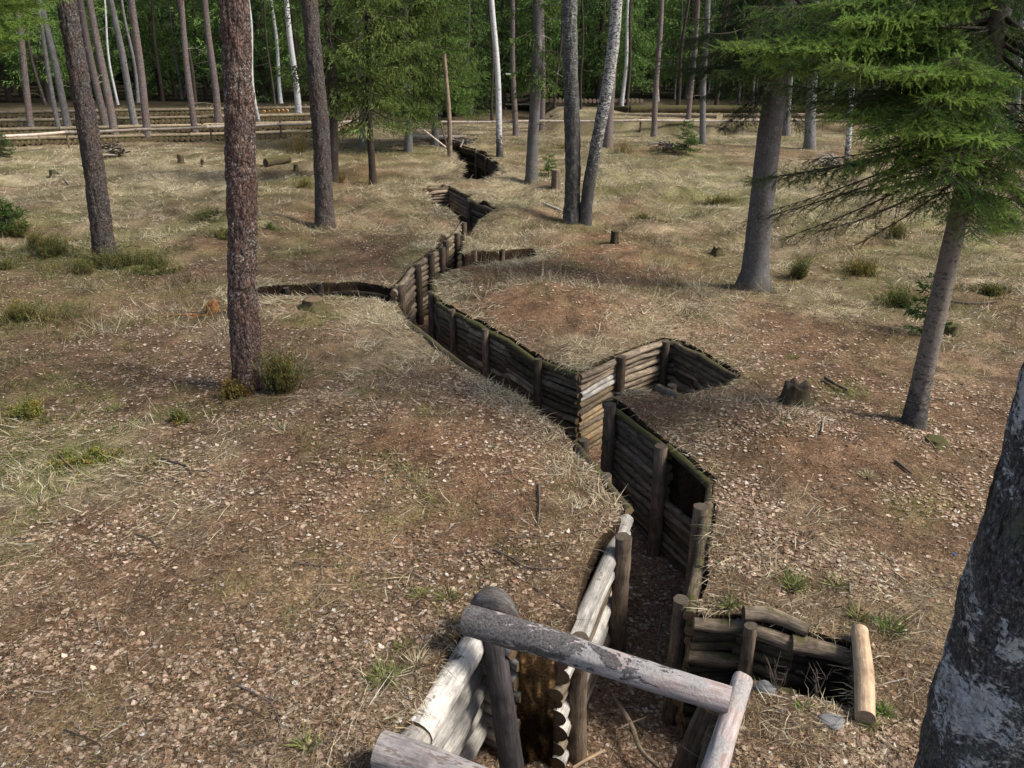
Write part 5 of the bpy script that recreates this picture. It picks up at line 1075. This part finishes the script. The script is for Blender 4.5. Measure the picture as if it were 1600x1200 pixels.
# stones
def stone(px, py, wpx, label, seedv, mat='rock', flat=.5):
    b = at(px, py); r0 = pxw(b, wpx)/2; nu, nv = 14, 8; V = []
    for j in range(nv+1):
        for i in range(nu):
            th = i/nu*6.283; ph = j/nv*math.pi; d = np.array([math.sin(ph)*math.cos(th), math.sin(ph)*math.sin(th), math.cos(ph)]); k_ = .75+.5*float(vnoise(d[0]*1.6+seedv, d[1]*1.6+d[2]*1.3, 2)); V.append(d*r0*k_*np.array([1, .8, flat]))
    F_ = [[j*nu+i, (j+1)*nu+i, (j+1)*nu+(i+1) % nu, j*nu+(i+1) % nu] for j in range(nv) for i in range(nu)]
    tag(ob('stone', mesh_np('stone', V, F_, [M[mat]], True, bk=V), None, tuple(b)), label, 'stone')
stone(1195, 1075, 34, 'grey stone at the left end of the pit rim', 1); stone(1300, 1128, 44, 'flat blue grey stone below the pit rim', 2, flat=.3); stone(1225, 1110, 18, 'small grey stone left of the flat stone', 3, flat=.3)
# blue cap
def cap():
    b = at(1491, 868, .004); t = TB(); t.tube([b, b+np.array([0, 0, .016])], [.02, .019], 24); t.tube([b+np.array([0, 0, .016]), b+np.array([0, 0, .019])], [.019, .015], 24)
    tag(t.thing('bottle_cap', [M['blue'], M['blue']], tuple(b)), 'small blue plastic bottle cap lying among leaves on the right', 'bottle cap')
cap()

# ------------------------------------------------------------------ far structures
# terraces of log ends
def tiers():
    rr = random.Random(4); t = TB(); t.tube([(0, 0, 0), (0, -.5, 0)], [.13, .125], 12, .08, sub=2); lm = t.mesh('log', [M['stump'], M['cutterr']]); t = TB(); t.tube([(0, 0, 0), (0, -.5, 0)], [.13, .13], 12, .05, sub=2); lo_ = t.mesh('log', [M['fresh'], M['cutorange']])
    names = ['lowest', 'second', 'third', 'topmost']
    for k in range(4):
        xs = -30.0; xe = -10.3; e = empty('log_terrace', (-20, float(tier_front(-20))+2*k, .3*k)); x = xs; n = 0
        while x < xe and n < 98:
            y = tier_front(x)+2*k; or_ = (k == 3 and -14.9 < x < -13.2)
            o = bpy.data.objects.new('log', lo_ if or_ else lm); COL.objects.link(o); o.parent = e
            z = float(h(x, y-.6)) if k == 0 else float(h(x, y-.6)); s = .8+.3*rr.random()
            o.location = (x+20, y+.1-e.location.y, z+.15-e.location.z); o.scale = (s, 1, s); o.rotation_euler = (0, rr.random()*6, rr.uniform(-.05, .05)); x += .24+.03*rr.random(); n += 1
        for (xa, xb) in ((-30, -23.5), (-23.4, -16.8), (-16.7, -10.3)):
            t = TB(); P = [np.array([x_, tier_front(x_)+2*k-.12, float(h(x_, tier_front(x_)+2*k+.6))+.05]) for x_ in (xa, xb)]; t.tube(P, [.10, .085], 8, .2, sub=6); t.build('cap_log', [M['capterr'], M['cutpale']], e)
        tag(e, f'{names[k]} terrace of round log ends in the left background', 'log terrace')
tiers()
def fence(label, pts, hz, posts):
    e = empty('rail_fence', tuple(at(*pts[0])))
    W_ = [at(*p) for p in pts]; tops = [np.array([p[0], p[1], p[2]+hz]) for p in W_]
    for a, b in zip(tops[:-1], tops[1:]):
        t = TB(); dd = (b-a)/np.linalg.norm(b-a); t.tube([a-dd*.15, (a+b)/2+np.array([0, 0, -.03]), b+dd*.15], [.075, .068, .062], 8, .1, sub=3); t.build('rail', [M['rail'], M['cutpale']], e)
    for i in posts: p = W_[i]; t = TB(); t.tube([p+np.array([0, .06, -.1]), p+np.array([0, .06, hz+.12])], [.055, .05], 8, .1, sub=3); t.build('post', [M['post'], M['cutpale']], e)
    tag(e, label, 'fence')
fence('pale wooden rail fence along the foot of the left terraces', [(-60, 244), (2, 241), (108, 233), (220, 228), (331, 223), (440, 218), (500, 216), (560, 212)], .78, [1, 2, 4, 5, 6])
fence('grey rail fence in front of the right banks', [(690, 213), (830, 211), (1000, 210), (1200, 210), (1420, 210), (1600, 212)], .75, [2, 3, 4])
# long mossy logs on banks at the right, and dugout
for i, (a, b, z_, mat, lab) in enumerate([((790, 168), (985, 171), .1, 'mossy', 'left mossy log on the crest of the far right bank'), ((985, 171), (1200, 171), .1, 'mossy', 'middle mossy log on the crest of the far right bank'), ((1200, 171), (1440, 172), .1, 'mossy', 'right mossy log on the crest of the far right bank'), ((1440, 172), (1640, 173), .1, 'mossy', 'mossy log on the crest of the far right bank reaching the right border'), ((860, 181), (1120, 182), .1, 'loggrey', 'grey log lying on the far right bank below the mossy logs'), ((1130, 181), (1420, 183), .1, 'loggrey', 'grey log on the far right bank behind the big spruce'), ((715, 178), (795, 170), .15, 'loggrey', 'grey crooked log on top of the brown far mound'), ((755, 166), (835, 165), .2, 'rail', 'pale pole lying behind the brown far mound')]):
    loglie(a, b, .24 if mat == 'mossy' else .13, mat, lab, mid=(0, 0, .03))
x = 850
def chips():
    rr = random.Random(2); t = TB(); t.tube([(0, 0, 0), (0, .6, 0)], [.13, .13], 10, .1); m = t.mesh('log', [M['loggrey'], M['cutpale']]); e = empty('log_row', tuple(at(935, 162, 0)))
    for i in range(26):
        p = atz(840+i*7.6, 158, float(h(3, 60))+.3); o = ob('log', m, e, (p[0]-e.location.x, 0, .15+rr.random()*.06)); o.rotation_euler = (0, rr.random()*6, 0)
    tag(e, 'row of pale cut log ends behind the far right bank', 'log row')
chips()
def dugout():
    e = empty('dugout_roof', tuple(at(685, 212)))
    for i, (a, b, z_) in enumerate([((641, 214), (728, 215), .25), ((645, 210), (722, 211), .28), ((650, 206), (715, 207), .2)]):
        t = TB(); t.tube([at(*a, z_), at(*b, z_)], [.13, .12], 10, .15, sub=4); t.build('log', [M['loggrey' if i else 'rail'], M['cutpale']], e)
    for (px, py, top) in [(660, 221, .2), (700, 222, .2)]:
        p = at(px, py); t = TB(); t.tube([(p[0], p[1], -1.1), (p[0], p[1], p[2]+.25)], .07, 8, .1, sub=2); t.build('post', [M['post'], M['cut']], e)
    tag(e, 'low log roof over the dark dugout entrance at the far trench', 'dugout roof')
dugout()
def poles():
    p = at(703, 244); t = TB(); t.tube([p-np.array([0, 0, .1]), p+np.array([.02, 0, 1.6]), p+np.array([-.12, 0, 4.2])], [.11, .10, .08], 10, .15, sub=4); t.tube([p, p+np.array([-.35, 0, 1.4])], [.06, .04], 7, .1, sub=2)
    tag(t.thing('broken_tree', [M['loggrey'], M['cutpale']], tuple(p)), 'grey broken forked trunk standing at the far trench', 'dead tree')
    t = TB(); a = at(699, 232, .1); q = atY(662, 203, a[1]); t.tube([a, q], [.045, .04], 7, .1, sub=2); tag(t.thing('pole', [M['rail'], M['cutpale']], tuple(a)), 'thin pale pole leaning against the grey broken trunk', 'pole')
poles()
def brush(px, py, wpx, hh, n, label, seedv, mat='twig', name='brushwood_pile'):
    b = at(px, py); w = pxw(b, wpx)/2; rr = np.random.default_rng(seedv); e = empty(name, tuple(b))
    for i in range(n):
        a = rr.random()*6.28; l = w*(.5+.7*rr.random()); f = rr.random(); c = b+np.array([rr.normal(0, w*.35), rr.normal(0, w*.25), hh*f*.8+.04]); d = np.array([math.cos(a), math.sin(a)*.6, rr.normal(0, .3)])*l*.5
        t = TB(); r_ = .012+.035*rr.random(); t.tube([c-d, c+rr.normal(0, .03, 3), c+d], [r_, r_*.9, r_*.6], 6, .15, sub=2); t.build('branch', [M[mat if rr.random() < .7 else 'paletwig'], M['cutpale']], e)
    tag(e, label, 'brushwood')
brush(181, 243, 46, .55, 42, 'dark heap of cut branches behind the leaning pine', 1, 'sprucedark'); brush(1040, 236, 60, .4, 34, 'grey tangled brush heap left of the little green spruce', 2); brush(725, 225, 40, .3, 26, 'scattered broken wood beside the far trench', 3); brush(1300, 262, 60, .5, 30, 'tangled branches behind the big spruce on the right', 4, 'paletwig')
p = atY(795, 116, at(806, 212)[1]-.3); t = TB(); t.tube([p+np.array([-.16, 0, 0]), p+np.array([.16, 0, 0])], .045, 6); tag(t.thing('plate', [M['whiteplate'], M['whiteplate']], tuple(p)), 'small white plate fixed to the slim pine right of the white birch', 'plate')

# ------------------------------------------------------------------ light
sun_dir = np.array([.80, -.20, .86]); sun_dir /= np.linalg.norm(sun_dir)
el = math.asin(sun_dir[2]); az = math.atan2(sun_dir[0], sun_dir[1])
w = bpy.data.worlds.new('World'); sc.world = w; w.use_nodes = True; nt = w.node_tree; bg = nt.nodes['Background']; sk = nt.nodes.new('ShaderNodeTexSky'); sk.sky_type = 'NISHITA'
sk.sun_disc = False; sk.sun_elevation = el; sk.sun_rotation = az; sk.dust_density = 3; sk.ozone_density = 1; nt.links.new(sk.outputs[0], bg.inputs[0]); bg.inputs[1].default_value = .15
sl = bpy.data.lights.new('sun', 'SUN'); sl.energy = 4.6; sl.angle = R(17); sl.color = (1, .95, .86); so = bpy.data.objects.new('sun', sl); COL.objects.link(so)
so.rotation_euler = Vector((-sun_dir[0], -sun_dir[1], -sun_dir[2])).to_track_quat('-Z', 'Y').to_euler()
sc.view_settings.view_transform = 'Standard'; sc.view_settings.look = 'None'; sc.view_settings.exposure = 0; sc.view_settings.gamma = 1
sc.cycles.max_bounces = 5; sc.cycles.diffuse_bounces = 3; sc.cycles.use_denoising = True
